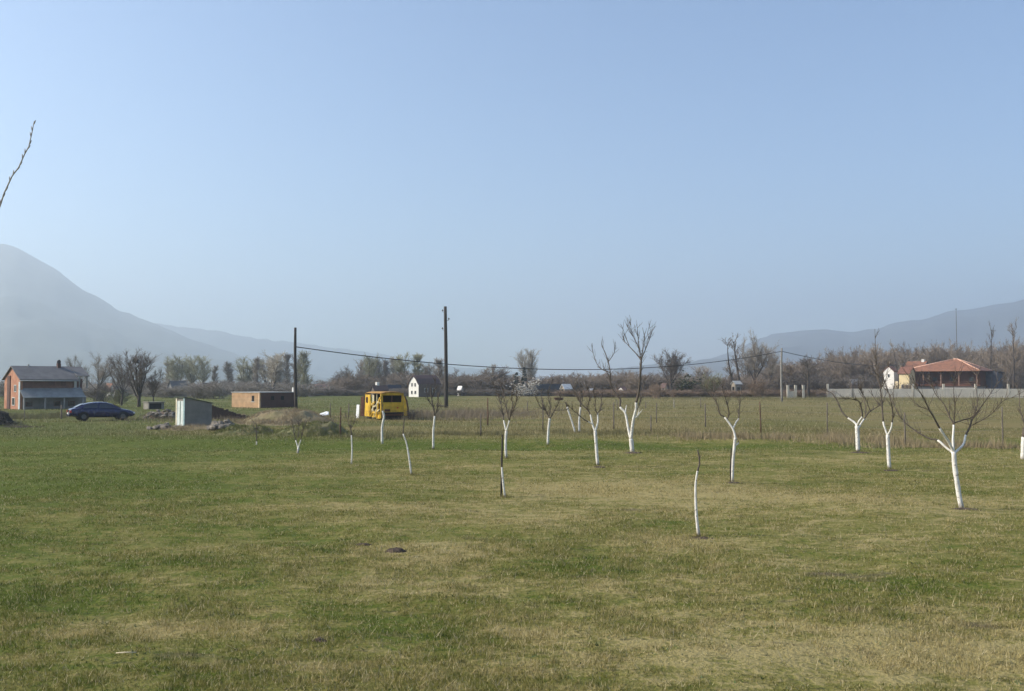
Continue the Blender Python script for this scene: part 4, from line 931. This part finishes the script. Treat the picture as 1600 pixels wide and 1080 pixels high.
def rubble(label, px, py, wpx, hpx, n_, seed, m=stone, dep=1.6, size=(.09, .26)):
    g = G(px, py); s = g.y / F; t = thing('rubble_heap', label, 'rubble heap', g, 0, 'heaps of rubble'); r_ = random.Random(seed)
    wd = wpx * s; ht = hpx * s; mb = MB(); mb.blob((0, 0, -.1), wd * .42, dep * .45, ht * .75, 16, 8, .12, seed); mb.build('heap_core', soil, t)
    for k in range(n_):
        a = r_.uniform(-.5, .5); b_ = r_.uniform(-.5, .3); z = ht * .8 * max(0, 1 - (a * 2) ** 2) ** .5 * (1 - abs(b_)) * r_.uniform(.5, 1.05); q = r_.uniform(*size)
        mb = MB(); mb.blob((0, 0, 0), q, q * r_.uniform(.6, 1), q * r_.uniform(.3, .7), 7, 4, .28, seed * 50 + k); o = mb.build('stone', m, t)
        o.location = (a * wd, b_ * dep, z + .03); o.rotation_euler = (r_.uniform(-.5, .5), r_.uniform(-.5, .5), r_.uniform(0, 6))
rubble('grey rubble heap between the blue car and the outhouse', 253, 654, 50, 17, 60, 1)
rubble('heap of big pale stones right of the outhouse', 347, 673, 34, 17, 42, 2, size=(.12, .32))
rubble('flat broken slabs at the left foot of the outhouse', 258, 671, 34, 8, 24, 3, size=(.12, .3))
rubble('few stones on top of the brown mound', 415, 652, 30, 9, 10, 4, size=(.12, .3))
# brush pile at the left edge
g = G(-6, 664); t = thing('brush_pile', 'dark pile of cut brushwood at the left edge', 'brush pile', g, 0)
mb = MB(); r_ = random.Random(4)
for k in range(900):
    a = r_.gauss(0, .75); z = max(0, 1.25 * math.exp(-(a / .8) ** 2) * r_.random()); p = Vector((a, r_.gauss(0, .4), z)); d = rvec(r_); d.z *= .5; mb.twig(p, p + d * r_.uniform(.3, .9), .014)
mb.build('cut_twigs', TW['dark'], t); MB().blob((0, 0, .2), 1.0, .6, .75, 14, 8, .2, 3).build('heap_core', mat('dark_litter', (.04, .034, .028), 1), t)
g = G(34, 668); t = thing('branch_litter', 'flat scatter of cut branches beside the brush pile', 'branches', g, 0)
mb = MB()
for k in range(160):
    p = Vector((r_.gauss(0, .55), r_.gauss(0, .25), r_.uniform(0, .10))); d = rvec(r_); d.z *= .1; mb.twig(p, p + d * r_.uniform(.2, .8), .014)
mb.build('cut_twigs', TW['dark'], t)
# white crumpled sheet, white panel by the van
g = G(499, 653); s = g.y / F; t = thing('crumpled_sheet', 'crumpled white sheet lying in the grass left of the van', 'sheet', g, R(12))
wsh = mat('white_sheet', (.80, .80, .80), .6, .06, 3); n_ = 18; q = np.linspace(0, 1, n_); A, B_ = np.meshgrid(q, np.linspace(0, 1, 8))
wd = 29 * s
Z = .03 + .26 * A + .12 * B_ + (vnoise(A * 7, B_ * 4, 5) - .5) * .28; V = np.stack([((A - .5) * wd).ravel(), (B_ * .7).ravel(), Z.ravel()], 1)
o = link('sheet_fold', np_mesh('sheet_fold', V, grid_faces(n_, 8), wsh), t); md = o.modifiers.new('thick', 'SOLIDIFY'); md.thickness = .03
MB().tube([(-.1, .1, .0), (.1, .1, .2), (.5, .1, .34)], [.02, .02, .02], 6).build('support_stick', pm, t)
g = G(558, 654); s = g.y / F; t = thing('leaning_board', 'upright white panel leaning at the left side of the van', 'panel', g, R(-38))
mb = MB(); mb.hexa([(-.16, 0, 0), (.17, 0, 0), (.17, .06, 0), (-.16, .06, 0)], [(-.19, .12, 1.12), (.12, .12, 1.10), (.12, .18, 1.10), (-.19, .18, 1.12)]); mb.build('panel_board', wsh, t)
# molehills and a dropped stick
def hill(px, py, wpx, hpx, label, seed):
    g = G(px, py); s = g.y / F; z = gzf(g.x, g.y); mb = MB(); mb.blob((0, 0, 0), wpx * s / 2, wpx * s / 2.6, hpx * s, 18, 9, .18, seed)
    r_ = random.Random(seed)
    for k in range(26):
        a = r_.uniform(0, 6.28); d = wpx * s / 2 * r_.uniform(.3, 1.35); q = r_.uniform(.012, .035); mb.blob((d * math.cos(a), d * math.sin(a) * .8, max(0, hpx * s * (1 - d / (wpx * s / 2)))), q, q, q * .8, 6, 4, .3, k)
    o = mb.build('molehill', mat('dark_soil', (.085, .062, .046), 1, .35, 8, .6)); o.location = (g.x, g.y, z - .01); tag(o, label, 'molehill', 'molehills')
hill(618, 864, 30, 7, 'larger dark molehill left of centre in the grass', 1); hill(567, 853, 22, 4, 'small molehill left of the larger one', 2)
hill(499, 1002, 17, 5, 'dark clod of soil in the near grass', 3)
hill(1508, 797, 40, 3, 'bare soil ring at the foot of the largest tree', 4)
for k, (fx_, fy_, fw_, lb_) in enumerate(((1390, 735, 24, 'bare soil at the foot of the tree with the tall whip'), (1341, 706, 30, 'bare soil at the foot of the low wide tree'), (1144, 755, 22, 'bare soil at the foot of the crooked tree'), (1092, 838, 30, 'bare soil at the foot of the lone nearest sapling'), (988, 709, 26, 'bare soil at the foot of the twin stemmed tree'), (934, 729, 20, 'bare soil at the foot of the forked tree with a side stub'))):
    hill(fx_ + 2, fy_, fw_, 2, lb_, 20 + k)
g = G(195, 1036); z = gzf(g.x, g.y); o = MB().tube([(-.10, .03, .03), (0, 0, .045), (.12, -.02, .05)], [.006, .007, .005], 6).build('dropped_stick', mat('peeled_stick', (.55, .47, .33), .8)); o.location = (g.x, g.y, z + .02); tag(o, 'short pale stick lying in the grass at lower left', 'stick')

# ------------------------------------------------------------ blue car
g = G(107, 657.5); C_ = thing('parked_car', 'dark blue saloon car parked before the house at left', 'car', g, R(33))
paint = mat('blue_paint', (.007, .009, .06), .22, .1, 1, spec=.6, metal=.2); paint.node_tree.nodes['Principled BSDF'].inputs['Coat Weight'].default_value = .4; paint.node_tree.nodes['Principled BSDF'].inputs['Coat Roughness'].default_value = .06; rub = mat('tyre_rubber', (.02, .02, .02), .9); alloy = mat('wheel_rim', (.12, .12, .125), .5, .1, metal=.6)
st_ = [(0, .80, .42, .66), (.06, .93, .32, .76), (.5, .97, .24, .83), (1.2, .95, .21, .86), (2.2, .93, .20, .87), (3.2, .91, .20, .87), (3.8, .86, .20, .86), (4.35, .75, .22, .80), (4.62, .62, .28, .68), (4.68, .5, .36, .6)]
V = []; Fc = []; K = 9
for (x, zb, z0, hw) in st_:
    zm = (zb + z0) / 2 + .02
    sec = [(-hw * .88, z0), (-hw * .99, z0 + .12), (-hw, zm), (-hw * .97, zb - .05), (-hw * .88, zb), (0, zb + .035)]
    sec = sec + [(-a, b_) for a, b_ in sec[:-1][::-1]]
    K = len(sec); V += [(x, a, b_) for a, b_ in sec]
for i in range(len(st_) - 1):
    for k in range(K - 1): Fc.append((i*K+k, i*K+k+1, (i+1)*K+k+1, (i+1)*K+k))
    Fc.append((i*K+K-1, i*K, (i+1)*K, (i+1)*K+K-1))
Fc += [tuple(range(K)), tuple(range((len(st_)-1)*K, len(st_)*K))[::-1]]
mb = MB(); mb.add(V, Fc, True)
gh = [(.30, .955, .62), (.95, 1.28, .60), (1.5, 1.38, .62), (2.1, 1.42, .63), (2.7, 1.38, .62), (3.1, 1.22, .62), (3.72, .90, .66)]
V = []; Fc = []
for (x, zt_, hw) in gh:
    zb = .90; sec = [(-.82, zb), (-hw - .02, zt_ - .04), (-hw + .1, zt_), (0, zt_ + .02)] ; sec = sec + [(-a, b_) for a, b_ in sec[:-1][::-1]]; K2 = len(sec); V += [(x, a, b_) for a, b_ in sec]
for i in range(len(gh) - 1):
    for k in range(K2 - 1): Fc.append((i*K2+k, i*K2+k+1, (i+1)*K2+k+1, (i+1)*K2+k))
mb.add(V, Fc, True); body = mb.build('body', paint, C_)
bev = body.modifiers.new('ss', 'SUBSURF'); bev.levels = 1; bev.render_levels = 2
def side_pt(x, t, sgn):
    hw = np.interp(x, [q[0] for q in gh], [q[2] for q in gh]) + .02; zt_ = np.interp(x, [q[0] for q in gh], [q[1] for q in gh]) - .05
    return (x, sgn * ((.82 + (hw - .82) * t) + .012), .90 + (zt_ - .90) * t)
cg = mat('car_glass', (.03, .035, .05), .08, .1, spec=.8)
for sgn in (-1, 1):
    for x0, x1, x2, x3 in ((.85, 1.0, 1.9, 1.95), (2.03, 2.08, 2.85, 3.25)):
        n_ = 5; V = []
        for i in range(n_):
            f_ = i / (n_ - 1); V.append(side_pt(x0 + (x3 - x0) * f_, .10, sgn)); V.append(side_pt(x1 + (x2 - x1) * f_, .86, sgn))
        MB().add(V, [(2*i, 2*i+1, 2*i+3, 2*i+2) for i in range(n_ - 1)]).build('side_window', cg, C_)
MB().add([(.40, -.60, 1.03), (.40, .60, 1.03), (.92, .54, 1.29), (.92, -.54, 1.29)], [(0, 1, 2, 3)]).build('rear_window', cg, C_)
MB().add([(3.68, -.62, .96), (3.68, .62, .96), (3.08, .56, 1.26), (3.08, -.56, 1.26)], [(0, 1, 2, 3)]).build('windscreen', cg, C_)
for x in (.95, 3.75):
    for sgn in (-1, 1):
        wh = MB().tube([(x, sgn * .66, .31), (x, sgn * .69, .31), (x, sgn * .85, .31), (x, sgn * .88, .31)], [.28, .31, .31, .28], 20, smooth=False).build('wheel', rub, C_)
        MB().tube([(x, sgn * .87, .31), (x, sgn * .895, .31)], [.19, .17], 14, smooth=False).build('rim', alloy, wh)
        MB().tube([(x, sgn * .80, .33), (x, sgn * .862, .33)], [.36, .36], 20, smooth=False).build('wheel_arch', dark, C_)
for sgn in (-1, 1):
    MB().box(-.02, sgn * .68 - .09, .62, .10, sgn * .68 + .09, .80).build('tail_light', mat('lamp_red', (.5, .03, .02), .3), C_)
    MB().box(4.52, sgn * .6 - .1, .50, 4.665, sgn * .6 + .1, .62).build('headlight', mat('lamp_clear', (.7, .7, .7), .1), C_)
MB().box(-.06, -.68, .34, .05, .68, .50).build('rear_bumper', paint, C_)
MB().box(-.075, -.24, .52, -.02, .24, .62).build('number_plate', plaster, C_)

# ------------------------------------------------------------ wrecked yellow van
g, rz, s = corner(595, 657, 153)
Vn = thing('wrecked_van', 'stripped yellow van wreck with empty windows standing in the meadow', 'van', g, rz)
yel = mat('yellow_paint', (.80, .50, .03), .6, .18, 2.2, .1, c2=(.38, .22, .03)); cream = mat('worn_cream_paint', (.66, .58, .36), .7, .25, 4); rust = mat('rusted_steel', (.10, .045, .03), .9, .35, 5, .3)
Wd = 1.85; Ln = 4.0; Zt = 45 * s; zb = .62
mb = MB()    # rear end (right face): frame round the window and lower panel
mb.box(.0, 0, zb, .16, .06, Zt - .12); mb.box(Wd - .16, 0, zb, Wd, .06, Zt - .12); mb.box(.163, 0, zb, Wd - .163, .06, 1.38); mb.box(.163, 0, Zt - .30, Wd - .163, .06, Zt - .12)
mb.build('rear_panel', yel, Vn)
MB().box(.85, -.012, 1.385, .93, .05, Zt - .305).build('window_pillar', rust, Vn)
# roof, crowned
mb = MB(); V = []
for j, yv in enumerate((-.03, .25, 2.0, 3.6, 4.0)):
    for i in range(7):
        a = i / 6; V.append((Wd * a, yv, Zt - .12 + .12 * math.sin(math.pi * min(1, max(0, a))) ** .6 - (.14 if j == 4 else .05 if j == 0 else 0)))
mb.add(V, [(j*7+i, j*7+i+1, (j+1)*7+i+1, (j+1)*7+i) for j in range(4) for i in range(6)], True); o = mb.build('roof', mat('dirty_roof_paint', (.50, .28, .06), .8, .2, 2, .2, c2=(.16, .09, .04)), Vn); o.modifiers.new('t', 'SOLIDIFY').thickness = .04
# left side: solid forward panel, then empty door openings with bent frames
mb = MB(); mb.hexa([(0, 2.85, .22), (.06, 2.85, .22), (.06, 3.95, .22), (0, 3.95, .22)], [(.0, 2.7, 1.95), (.06, 2.7, 1.95), (.06, 3.75, 1.95), (0, 3.75, 1.95)]); sp = mb.build('side_panel', yel, Vn)
win_l(sp, 3.1, 1.3, .35, .45, m=rust)
for y0, y1, m_, z0_, z1_ in ((.0, .12, yel, .15, 2.0), (.95, 1.02, cream, .1, 1.98), (1.85, 1.93, cream, .1, 1.97), (2.5, 2.66, yel, .2, 1.97)):
    mb = MB(); mb.hexa([(-.01, y0, z0_), (.07, y0, z0_), (.07, y1, z0_), (-.01, y1, z0_)], [(.0, y0 + .05, z1_), (.07, y0 + .05, z1_), (.07, y1 + .05, z1_), (.0, y1 + .05, z1_)]); mb.build('door_pillar', m_, Vn)
for P_, m_ in (([(0, .2, 1.75), (-.08, .4, 1.2), (-.02, .5, .75), (-.1, .8, .3)], yel), ([(0, 1.7, 1.9), (-.08, 1.45, 1.25), (-.05, 1.7, .8), (-.02, 1.2, .25)], cream), ([(-.01, 1.1, 1.1), (-.06, 1.5, 1.0), (-.04, 2.1, 1.25)], cream), ([(0, .1, .5), (-.1, .5, .75), (-.05, .9, .55)], yel), ([(0, 1.1, .4), (-.1, 1.5, .6), (-.05, 2.1, .3)], yel), ([(0, .15, 1.3), (-.04, .5, 1.42), (-.02, .95, 1.2)], cream)):
    MB().tube(P_, .075, 6).build('bent_frame', m_, Vn)
mb = MB(); mb.hexa([(-.04, 1.15, .2), (.02, 1.15, .2), (.02, 2.1, .2), (-.04, 2.1, .2)], [(-.06, 1.25, .62), (.0, 1.25, .62), (.0, 2.0, .75), (-.06, 2.0, .75)]); mb.build('lower_door', yel, Vn)
MB().box(.05, 3.9, .25, Wd - .05, 3.96, 1.3).build('front_panel', yel, Vn)
MB().box(Wd - .06, .07, .3, Wd, 3.89, Zt - .22).build('far_side_panel', dark, Vn); MB().box(.1, 2.2, .6, Wd - .1, 2.26, Zt - .22).build('bulkhead', dark, Vn)  # both sheets near-black, painting the shade inside the van
MB().box(.08, .07, .42, Wd - .08, 3.85, .58).build('floor_pan', rust, Vn)
MB().box(.5, 1.2, .59, 1.6, 1.7, 1.2).build('seat_frame', rust, Vn)
MB().box(.12, -.1, .35, Wd - .1, -.01, .50).build('bumper', rust, Vn)
for x in (.02, Wd - .22):
    for yv in (.75, 3.1):
        MB().tube([(x, yv, .32), (x + .2, yv, .32)], [.32, .32], 16, smooth=False).build('wheel', rub, Vn)
mb = MB(); mb.tube([(Wd + .05, -.05, 1.9), (Wd + .18, -.2, 1.5), (Wd + .26, -.3, .9), (Wd + .27, -.3, .05)], [.05, .06, .06, .05], 6); mb.build('hanging_strut', rust, Vn)
mb = MB(); mb.hexa([(Wd + .02, -.05, .3), (Wd + .25, -.28, .3), (Wd + .25, -.24, .3), (Wd + .02, 0, .3)], [(Wd + .02, -.05, 1.85), (Wd + .12, -.16, 1.6), (Wd + .12, -.12, 1.6), (Wd + .02, 0, 1.85)]); mb.build('open_door', yel, Vn)
T('bush', 4, 'dark', 643, 638, 24, G(643, 657).y + 1, 'low dark weeds growing at the right end of the van', group='weeds in the meadow')
T('bush', 4, 'dark', 692, 632, 14, G(697, 636).y + .4, 'dark tuft at the foot of the tall pole', group='weeds in the meadow')

r_ = random.Random(12)
for k in range(9):       # torn strips and dangling frame pieces in the open side
    y0 = .15 + 2.3 * k / 9; z0 = r_.uniform(.25, 1.5); q = Vector((-.05, y0, z0)); e = q + Vector((r_.uniform(-.12, .02), r_.uniform(-.1, .45), r_.choice((-1, 1)) * r_.uniform(.25, .55)))
    m2 = q.lerp(e, .5) + Vector((-.08, r_.uniform(-.1, .1), 0)); MB().tube([q, m2, e], [.04, .055, .03], 5, jit=.3).build('torn_strip', (cream, yel, yel)[k % 3], Vn)
MB().box(-.03, .2, .12, .02, .9, .5).build('sill_remnant', yel, Vn)
MB().box(.05, .06, .04, Wd - .05, .12, .60).build('underside_shade_board', dark, Vn)  # dark board added as painted shade below the rear panel
mb = MB(); mb.hexa([(-.05, 3.98, .2), (.0, 3.98, .2), (-.22, 4.25, .2), (-.27, 4.25, .2)], [(-.05, 3.9, 1.8), (.0, 3.9, 1.8), (-.18, 4.2, 1.75), (-.23, 4.2, 1.75)]); mb.build('front_door', rust, Vn)
MB().box(.3, -.015, .66, .75, .0, .85).build('rust_patch', rust, Vn); MB().box(1.3, -.012, .9, 1.42, .0, 1.0).build('rear_lamp', MATS['lamp_red'], Vn)
# ------------------------------------------------------------ barn roofed house
Yh = 205; g = at(654, Yh); s = Yh / F; t = thing('barn_roofed_house', 'white house with a brown barn roof behind the slim tree', 'house', g, R(40))
X = 5.6; Yd = 3.7; e = (HZ - 600) * s + H; zk = (HZ - 593) * s + H; zr = (HZ - 587.5) * s + H
mb = MB(); mb.prism([(0, 0, 0), (0, Yd, 0), (0, Yd, e), (0, Yd * .78, zk), (0, Yd / 2, zr), (0, Yd * .22, zk), (0, 0, e)], (X, 0, 0)); mb.build('wall', plaster, t)
mb = MB(); o_ = .25
for (y0, z0, y1, z1_) in ((-.15, e - .2, Yd * .22, zk), (Yd * .22, zk, Yd / 2, zr), (Yd / 2, zr, Yd * .78, zk), (Yd * .78, zk, Yd + .15, e - .2)):
    mb.hexa([(-o_, y0, z0 + .02), (X + o_, y0, z0 + .02), (X + o_, y1, z1_ + .02), (-o_, y1, z1_ + .02)], [(-o_, y0, z0 + .2), (X + o_, y0, z0 + .2), (X + o_, y1, z1_ + .2), (-o_, y1, z1_ + .2)])
mb.build('roof', brownroof, t)
MB().box(0.02, -.02, 0, X, -.004, e - .2).build('side_wall', mat('brown_boards', (.13, .095, .08), .9), t)
for y in (.95, 2.15): win_l(t, y, e * .78, .6, .85)
for y in (.85, 2.15): win_l(t, y, e * .2, .7, .8)
win_r(t, 1.5, 1.0, .9, .9, y=-.02); win_r(t, 3.6, 1.0, .9, .9, y=-.02)

# far houses
def SH(name, label, pxl, pxr, top, eave, Y, q, wall, roof, ridge='X', wins=1, chim=False):
    """left and right column, rows of ridge and eave, distance, share of the width taken by the left (sunlit) face"""
    s = Y / F; w_ = (pxr - pxl) * s; c = pxl + q * (pxr - pxl); al = R(35); g = at(c, Y)
    rayaz = 180 + math.degrees(math.atan2(c - CX, F))
    X = max(.6, (1 - q) * w_ / math.cos(al)); Yd = max(.8, q * w_ / math.sin(al)) if q > .02 else 2.5
    t = thing(name, label, 'cottage' if name == 'cottage' else 'barn', g, R(180 - (rayaz - 35)), 'far houses')
    ze = (HZ - eave) * s + H; zr = (HZ - top) * s + H
    a, rf = gable(t, X, Yd, ze, zr, wall, roof, ridge, .22, .1)
    for k in range(wins): win_r(t, X * (k + .5) / max(wins, 1) - .35, ze * .45, .7, min(.8, ze * .4), m=dark)
    if q > .25: win_l(t, Yd / 2 - .35, ze * .5, .7, min(.8, ze * .4), m=dark)
    if chim: MB().box(X * .3, Yd * .45, zr - .3, X * .3 + .6, Yd * .45 + .6, zr + .8).build('chimney', plaster, rf)
SH('cottage', 'small white cottage with red roof between the bare trees right of the car', 166, 176, 600, 605, 205, .7, plaster, redroof, 'Y', 0)
SH('cottage', 'long low grey cottage under the nest tree', 178, 200, 604, 609, 215, .1, greyp, greyroof, 'X', 2)
SH('cottage', 'grey gabled cottage with white end wall left of the outhouse top', 263, 292, 596, 605, 205, .22, greyp, greyroof, 'X', 2)
SH('cottage', 'dark roofed cottage right of the outhouse roof', 312, 345, 599, 608, 245, .25, greyp, darkroof, 'X', 2)
SH('cottage', 'low pale roofed shed beyond the green field at left', 340, 350, 609, 612, 250, .3, plaster, asb, 'X', 0)
SH('long_barn', 'long dark roofed barn just above the brick hut', 366, 414, 602, 610, 215, .12, greyp, darkroof, 'X', 2)
SH('cottage', 'cottage with pale orange roof right of the shorter pole', 492, 514, 601, 608, 235, .15, mat('dull_wall', (.16, .13, .11), .9), mat('faded_tiles', (.62, .38, .28), .8, .15), 'X', 1)
SH('cottage', 'red roofed cottage with white chimney behind the van', 580, 606, 603, 609, 205, .2, mat('dull_wall', (0, 0, 0)), brownroof, 'X', 1, True)
SH('cottage', 'dark blue roofed shed behind the right end of the van', 606, 627, 602, 609, 230, .1, greyp, mat('slate_blue_roof', (.055, .06, .085), .7), 'X', 1)
SH('cottage', 'tiny white gabled hut right of the tall pole', 715, 721, 604, 609, 225, .8, plaster, plaster, 'Y', 0)
SH('long_barn', 'long dark ruined barn right of the blossoming shrub', 832, 884, 601, 607, 222, .08, mat('sooty_boards', (.13, .12, .11), .9), darkroof, 'X', 2)
SH('cottage', 'small white roofed shed at the right end of the ruined barn', 876, 893, 601, 607, 218, .35, mat('tan_boards', (.30, .26, .21), .9), plaster, 'X', 0)
SH('cottage', 'bright white cottage seen through the twin stemmed tree', 966, 979, 605, 609, 212, .6, plaster, brownroof, 'X', 1)
SH('cottage', 'tiny white shed left of the forked fruit tree top', 921, 926, 608, 611, 218, .6, plaster, plaster, 'X', 0)
SH('cottage', 'beige hut under the rounded nest tree', 1033, 1042, 600, 604, 214, .7, mat('beige_plaster', (.5, .44, .33), .9), brownroof, 'Y', 0)
SH('cottage', 'pale weathered shed behind the crooked tree', 1143, 1158, 596, 600, 205, .4, mat('tan_boards', (.36, .31, .25), .9), asb, 'X', 1)
SH('cottage', 'low pale roofed shelter left of the white gable', 1328, 1362, 594, 599, 226, .1, mat('dull_wall', (0, 0, 0)), asb, 'X', 0)
# dark trough / overturned cart before the barn
g = at(873, 165); t = thing('feed_trough', 'dark trough lying in the meadow before the ruined barn', 'trough', g, R(8))
mb = MB(); mb.hexa([(-.8, -.3, 0), (.8, -.3, 0), (.8, .3, 0), (-.8, .3, 0)], [(-1, -.45, .5), (1, -.45, .5), (1, .45, .5), (-1, .45, .5)]); mb.build('trough_body', rust, t); t.scale = (.75, 1, .8)
MB().box(-1.05, -.5, .502, 1.05, -.42, .58).build('trough_rim', rust, t); MB().box(-1.05, .42, .502, 1.05, .5, .58).build('trough_rim', rust, t)

# ------------------------------------------------------------ concrete wall and gate posts at right
cw = mat('cast_concrete', (.60, .54, .44), .95, .15, .8, .2)
Yw = 200.; s = Yw / F; wall_h = (621 - 607.5) * s
x0 = at(1293, Yw).x; WA = R(-7)
pxs = [1293, 1332, 1380, 1426, 1474, 1524, 1575, 1627, 1680]
t = thing('garden_wall', 'long pale concrete wall before the tiled house', 'wall', (x0, Yw, 0), WA)
def along(p):      # metres along the turned wall where it crosses column p
    k_ = (p - CX) / F; return (k_ * Yw - x0) / (math.cos(WA) - k_ * math.sin(WA))
for i, p in enumerate(pxs):
    xx_ = along(p)
    if i != 1: MB().box(xx_ - .2, -.03, 0, xx_ + .2, .21, (621.5 - 600.5) * s).build('wall_pillar', cw, t)
    if i < len(pxs) - 1:
        a = xx_ + .242; b_ = along(pxs[i + 1]) - .242
        if i == 0: b_ += .484
        if i == 1: a -= .484
        MB().box(a + .002, 0, 0, b_, .18, wall_h + rnd.uniform(-.02, .02)).build('wall_panel', cw, t)
gates = []
for p, lab in ((1231, 'left'), (1243, 'middle'), (1255, 'right')):
    q = at(p, 190); o = MB().box(-.2, -.2, 0, .2, .2, (623 - 603.5) * 190 / F).box(-.23, -.23, (623 - 603.5) * 190 / F + .002, .23, .23, (623 - 603.5) * 190 / F + .09).build('gate_post', cw); o.location = q
    tag(o, f'{lab} one of the three pale concrete gate posts', 'gate post', 'concrete gate posts')
q = at(1232.5, 190.1); o = MB().box(.05, 0, 0, 1.1, .15, 1.3).box(.03, -.02, 1.302, 1.12, .17, 1.36).build('low_wall', cw); o.location = q; tag(o, 'short low wall between the left and middle gate posts', 'wall')
q = at(1258, 198); o = MB().box(0, 0, 0, 4.3, .3, 1.0).box(.6, -.02, 1.003, 3.8, .28, 1.25).build('stone_wall', mat('brown_stone', (.20, .15, .12), .95, .3, 1.5)); o.location = q; tag(o, 'low brown stone wall between gate posts and garden wall', 'wall')

# ------------------------------------------------------------ tiled house at right
Yh = 226.; s = Yh / F; g = at(1528, Yh); t = thing('tiled_house', 'big house with orange hipped roof and open veranda at right', 'house', g, R(45))
zf = (HZ - 603) * s + H; ze = (HZ - 579) * s + H; zr = (HZ - 560) * s + H
X = 6.5; Yd = 17.5       # Y runs left-away along the veranda
wdk = mat('dark_timber', (.09, .05, .038), .8, .25, 2); wbk = mat('veranda_wall', (.11, .045, .03), .9, .3, .7)
MB().box(.3, .3, 0, X - .3, Yd - .3, zf - .16).build('plinth', greyp, t); fl = MB().box(0, 0, zf - .155, X, Yd, zf).build('veranda_floor', wdk, t)
MB().box(2.6, .4, zf + .003, X - .2, Yd - .2, ze - .05).build('wall', wbk, t)
oh = .9; th = .14; rr0 = (-oh, -oh); ap0 = (X / 2, Yd * .33, zr); ap1 = (X / 2, Yd * .38, zr)
E = [(-oh, -oh, ze), (X + oh, -oh, ze), (X + oh, Yd + oh, ze), (-oh, Yd + oh, ze)]
Vv = E + [ap0, ap1] + [(a, b_, c_2 - th) for a, b_, c_2 in E]
o = MB().add(Vv, [(0, 1, 4), (1, 2, 5, 4), (2, 3, 5), (3, 0, 4, 5), (0, 6, 7, 1), (1, 7, 8, 2), (2, 8, 9, 3), (3, 9, 6, 0), (9, 8, 7, 6)]).build('roof', redroof, t)
rm = mat('ridge_tiles', (.70, .42, .30), .8, .2)
for a, b_ in ((E[0], ap0), (ap0, ap1), (E[3], ap1), (E[1], ap0)): MB().tube([Vector(a), Vector(b_)], .13, 6).build('ridge_cap', rm, o)
for yv in (.1, 4.2, 8.4, 12.6, 16.9):
    MB().box(.05, yv, zf, .33, yv + .28, ze - .16).build('veranda_post', mat('post_timber', (.20, .12, .09), .8), t)
    for d in (-1, 1):
        if 0 < yv + d < Yd - .4: MB().tube([Vector((.19, yv + .14, ze - 1.1)), Vector((.19, yv + .14 + d * .75, ze - .22))], .08, 5).build('brace', MATS['post_timber'], t)
for zz in (.45, .95): 
    MB().box(.12, .39, zf + zz, .22, Yd - .7, zf + zz + .1).build('railing', wdk, t)
for yv in (2.2, 6.3, 10.6, 14.6):
    m_ = MB().box(.9, yv, zf + .5, 1.7, yv + 1.4, zf + .62); m_.build('table', MATS['post_timber'], t)
for yv in (1.8, 6.2, 10.4): win_l(t, yv, zf + .9, 1.1, 1.2, x=2.6, m=wdk)
# dark extension at the right end
MB().box(X + .002, -2.2, 0, X + 3.6, 4.2, ze - .3).build('side_annex', mat('slate_boards', (.075, .08, .10), .8, .25, 1), t)
mb = MB(); mb.hexa([(X + .95, -2.6, ze - .25), (X + 4.0, -2.6, ze - .6), (X + 4.0, 4.5, ze - .6), (X + .95, 4.5, ze - .2)], [(X + .95, -2.6, ze - .1), (X + 4.0, -2.6, ze - .45), (X + 4.0, 4.5, ze - .45), (X + .95, 4.5, ze - .05)]); mb.build('annex_roof', darkroof, t)
# left wing: smaller roof with chimney, yellow wall, white gable
g2 = at(1421, 232); t2 = thing('yellow_annex', 'low yellow walled house wing with a brown tiled lean roof', 'house wing', g2, R(45), 'parts of the farmstead')
s2 = 232 / F; e2 = (HZ - 583) * s2 + H; r2_ = (HZ - 574) * s2 + H
a_, rf_ = gable(t2, 3.4, 2.5, e2, r2_, mat('yellow_plaster', (.72, .58, .34), .9, .08), tiles('brown_red_tiles', (.24, .10, .06), (.12, .055, .04), 2.0), 'Y', .3)
win_l(t2, .3, zf - .6, .6, .9, m=plaster); win_l(t2, 1.4, zf - .6, .6, .9, m=plaster)
g4 = at(1441, 247); t4 = thing('rear_house', 'rear house block with red roof and white chimney behind the veranda roof', 'house', g4, R(45), 'parts of the farmstead')
s4 = 247 / F; r4 = (HZ - 565) * s4 + H
a_, rf_ = gable(t4, 5.0, 4.4, (HZ - 577) * s4 + H, r4, plaster, redroof, 'Y', .4)
MB().box(2.2, .3, r4 - .4, 2.9, 1.0, r4 + .6).build('chimney', plaster, rf_); win_l(t4, 1.6, 5.2, .8, .9)
for k, (bx_, by_) in enumerate(((1400, 219), (1411, 221), (1419, 218))):
    T('bush', 1 + k % 2, 'brown', bx_, 597, 10, by_, ('low brown bush before the white gable', 'low brown bush before the yellow wing', 'low brown bush at the left end of the veranda')[k], group='garden bushes')
g3 = at(1397, 240); t3 = thing('white_gable_house', 'small bright white gabled house beside the yellow wing', 'house', g3, R(38), 'parts of the farmstead')
s3 = 240 / F; gable(t3, 2.0, 2.9, (HZ - 581) * s3 + H, (HZ - 573) * s3 + H, plaster, redroof, 'X', .15); win_l(t3, 1.1, (HZ - 590) * s3 + H, .6, .9)
MB().box(.2, -.9, 0, 2.2, -.02, (HZ - 596) * s3 + H).build('lean_to', mat('cream_wall', (.66, .55, .36), .9), t3)
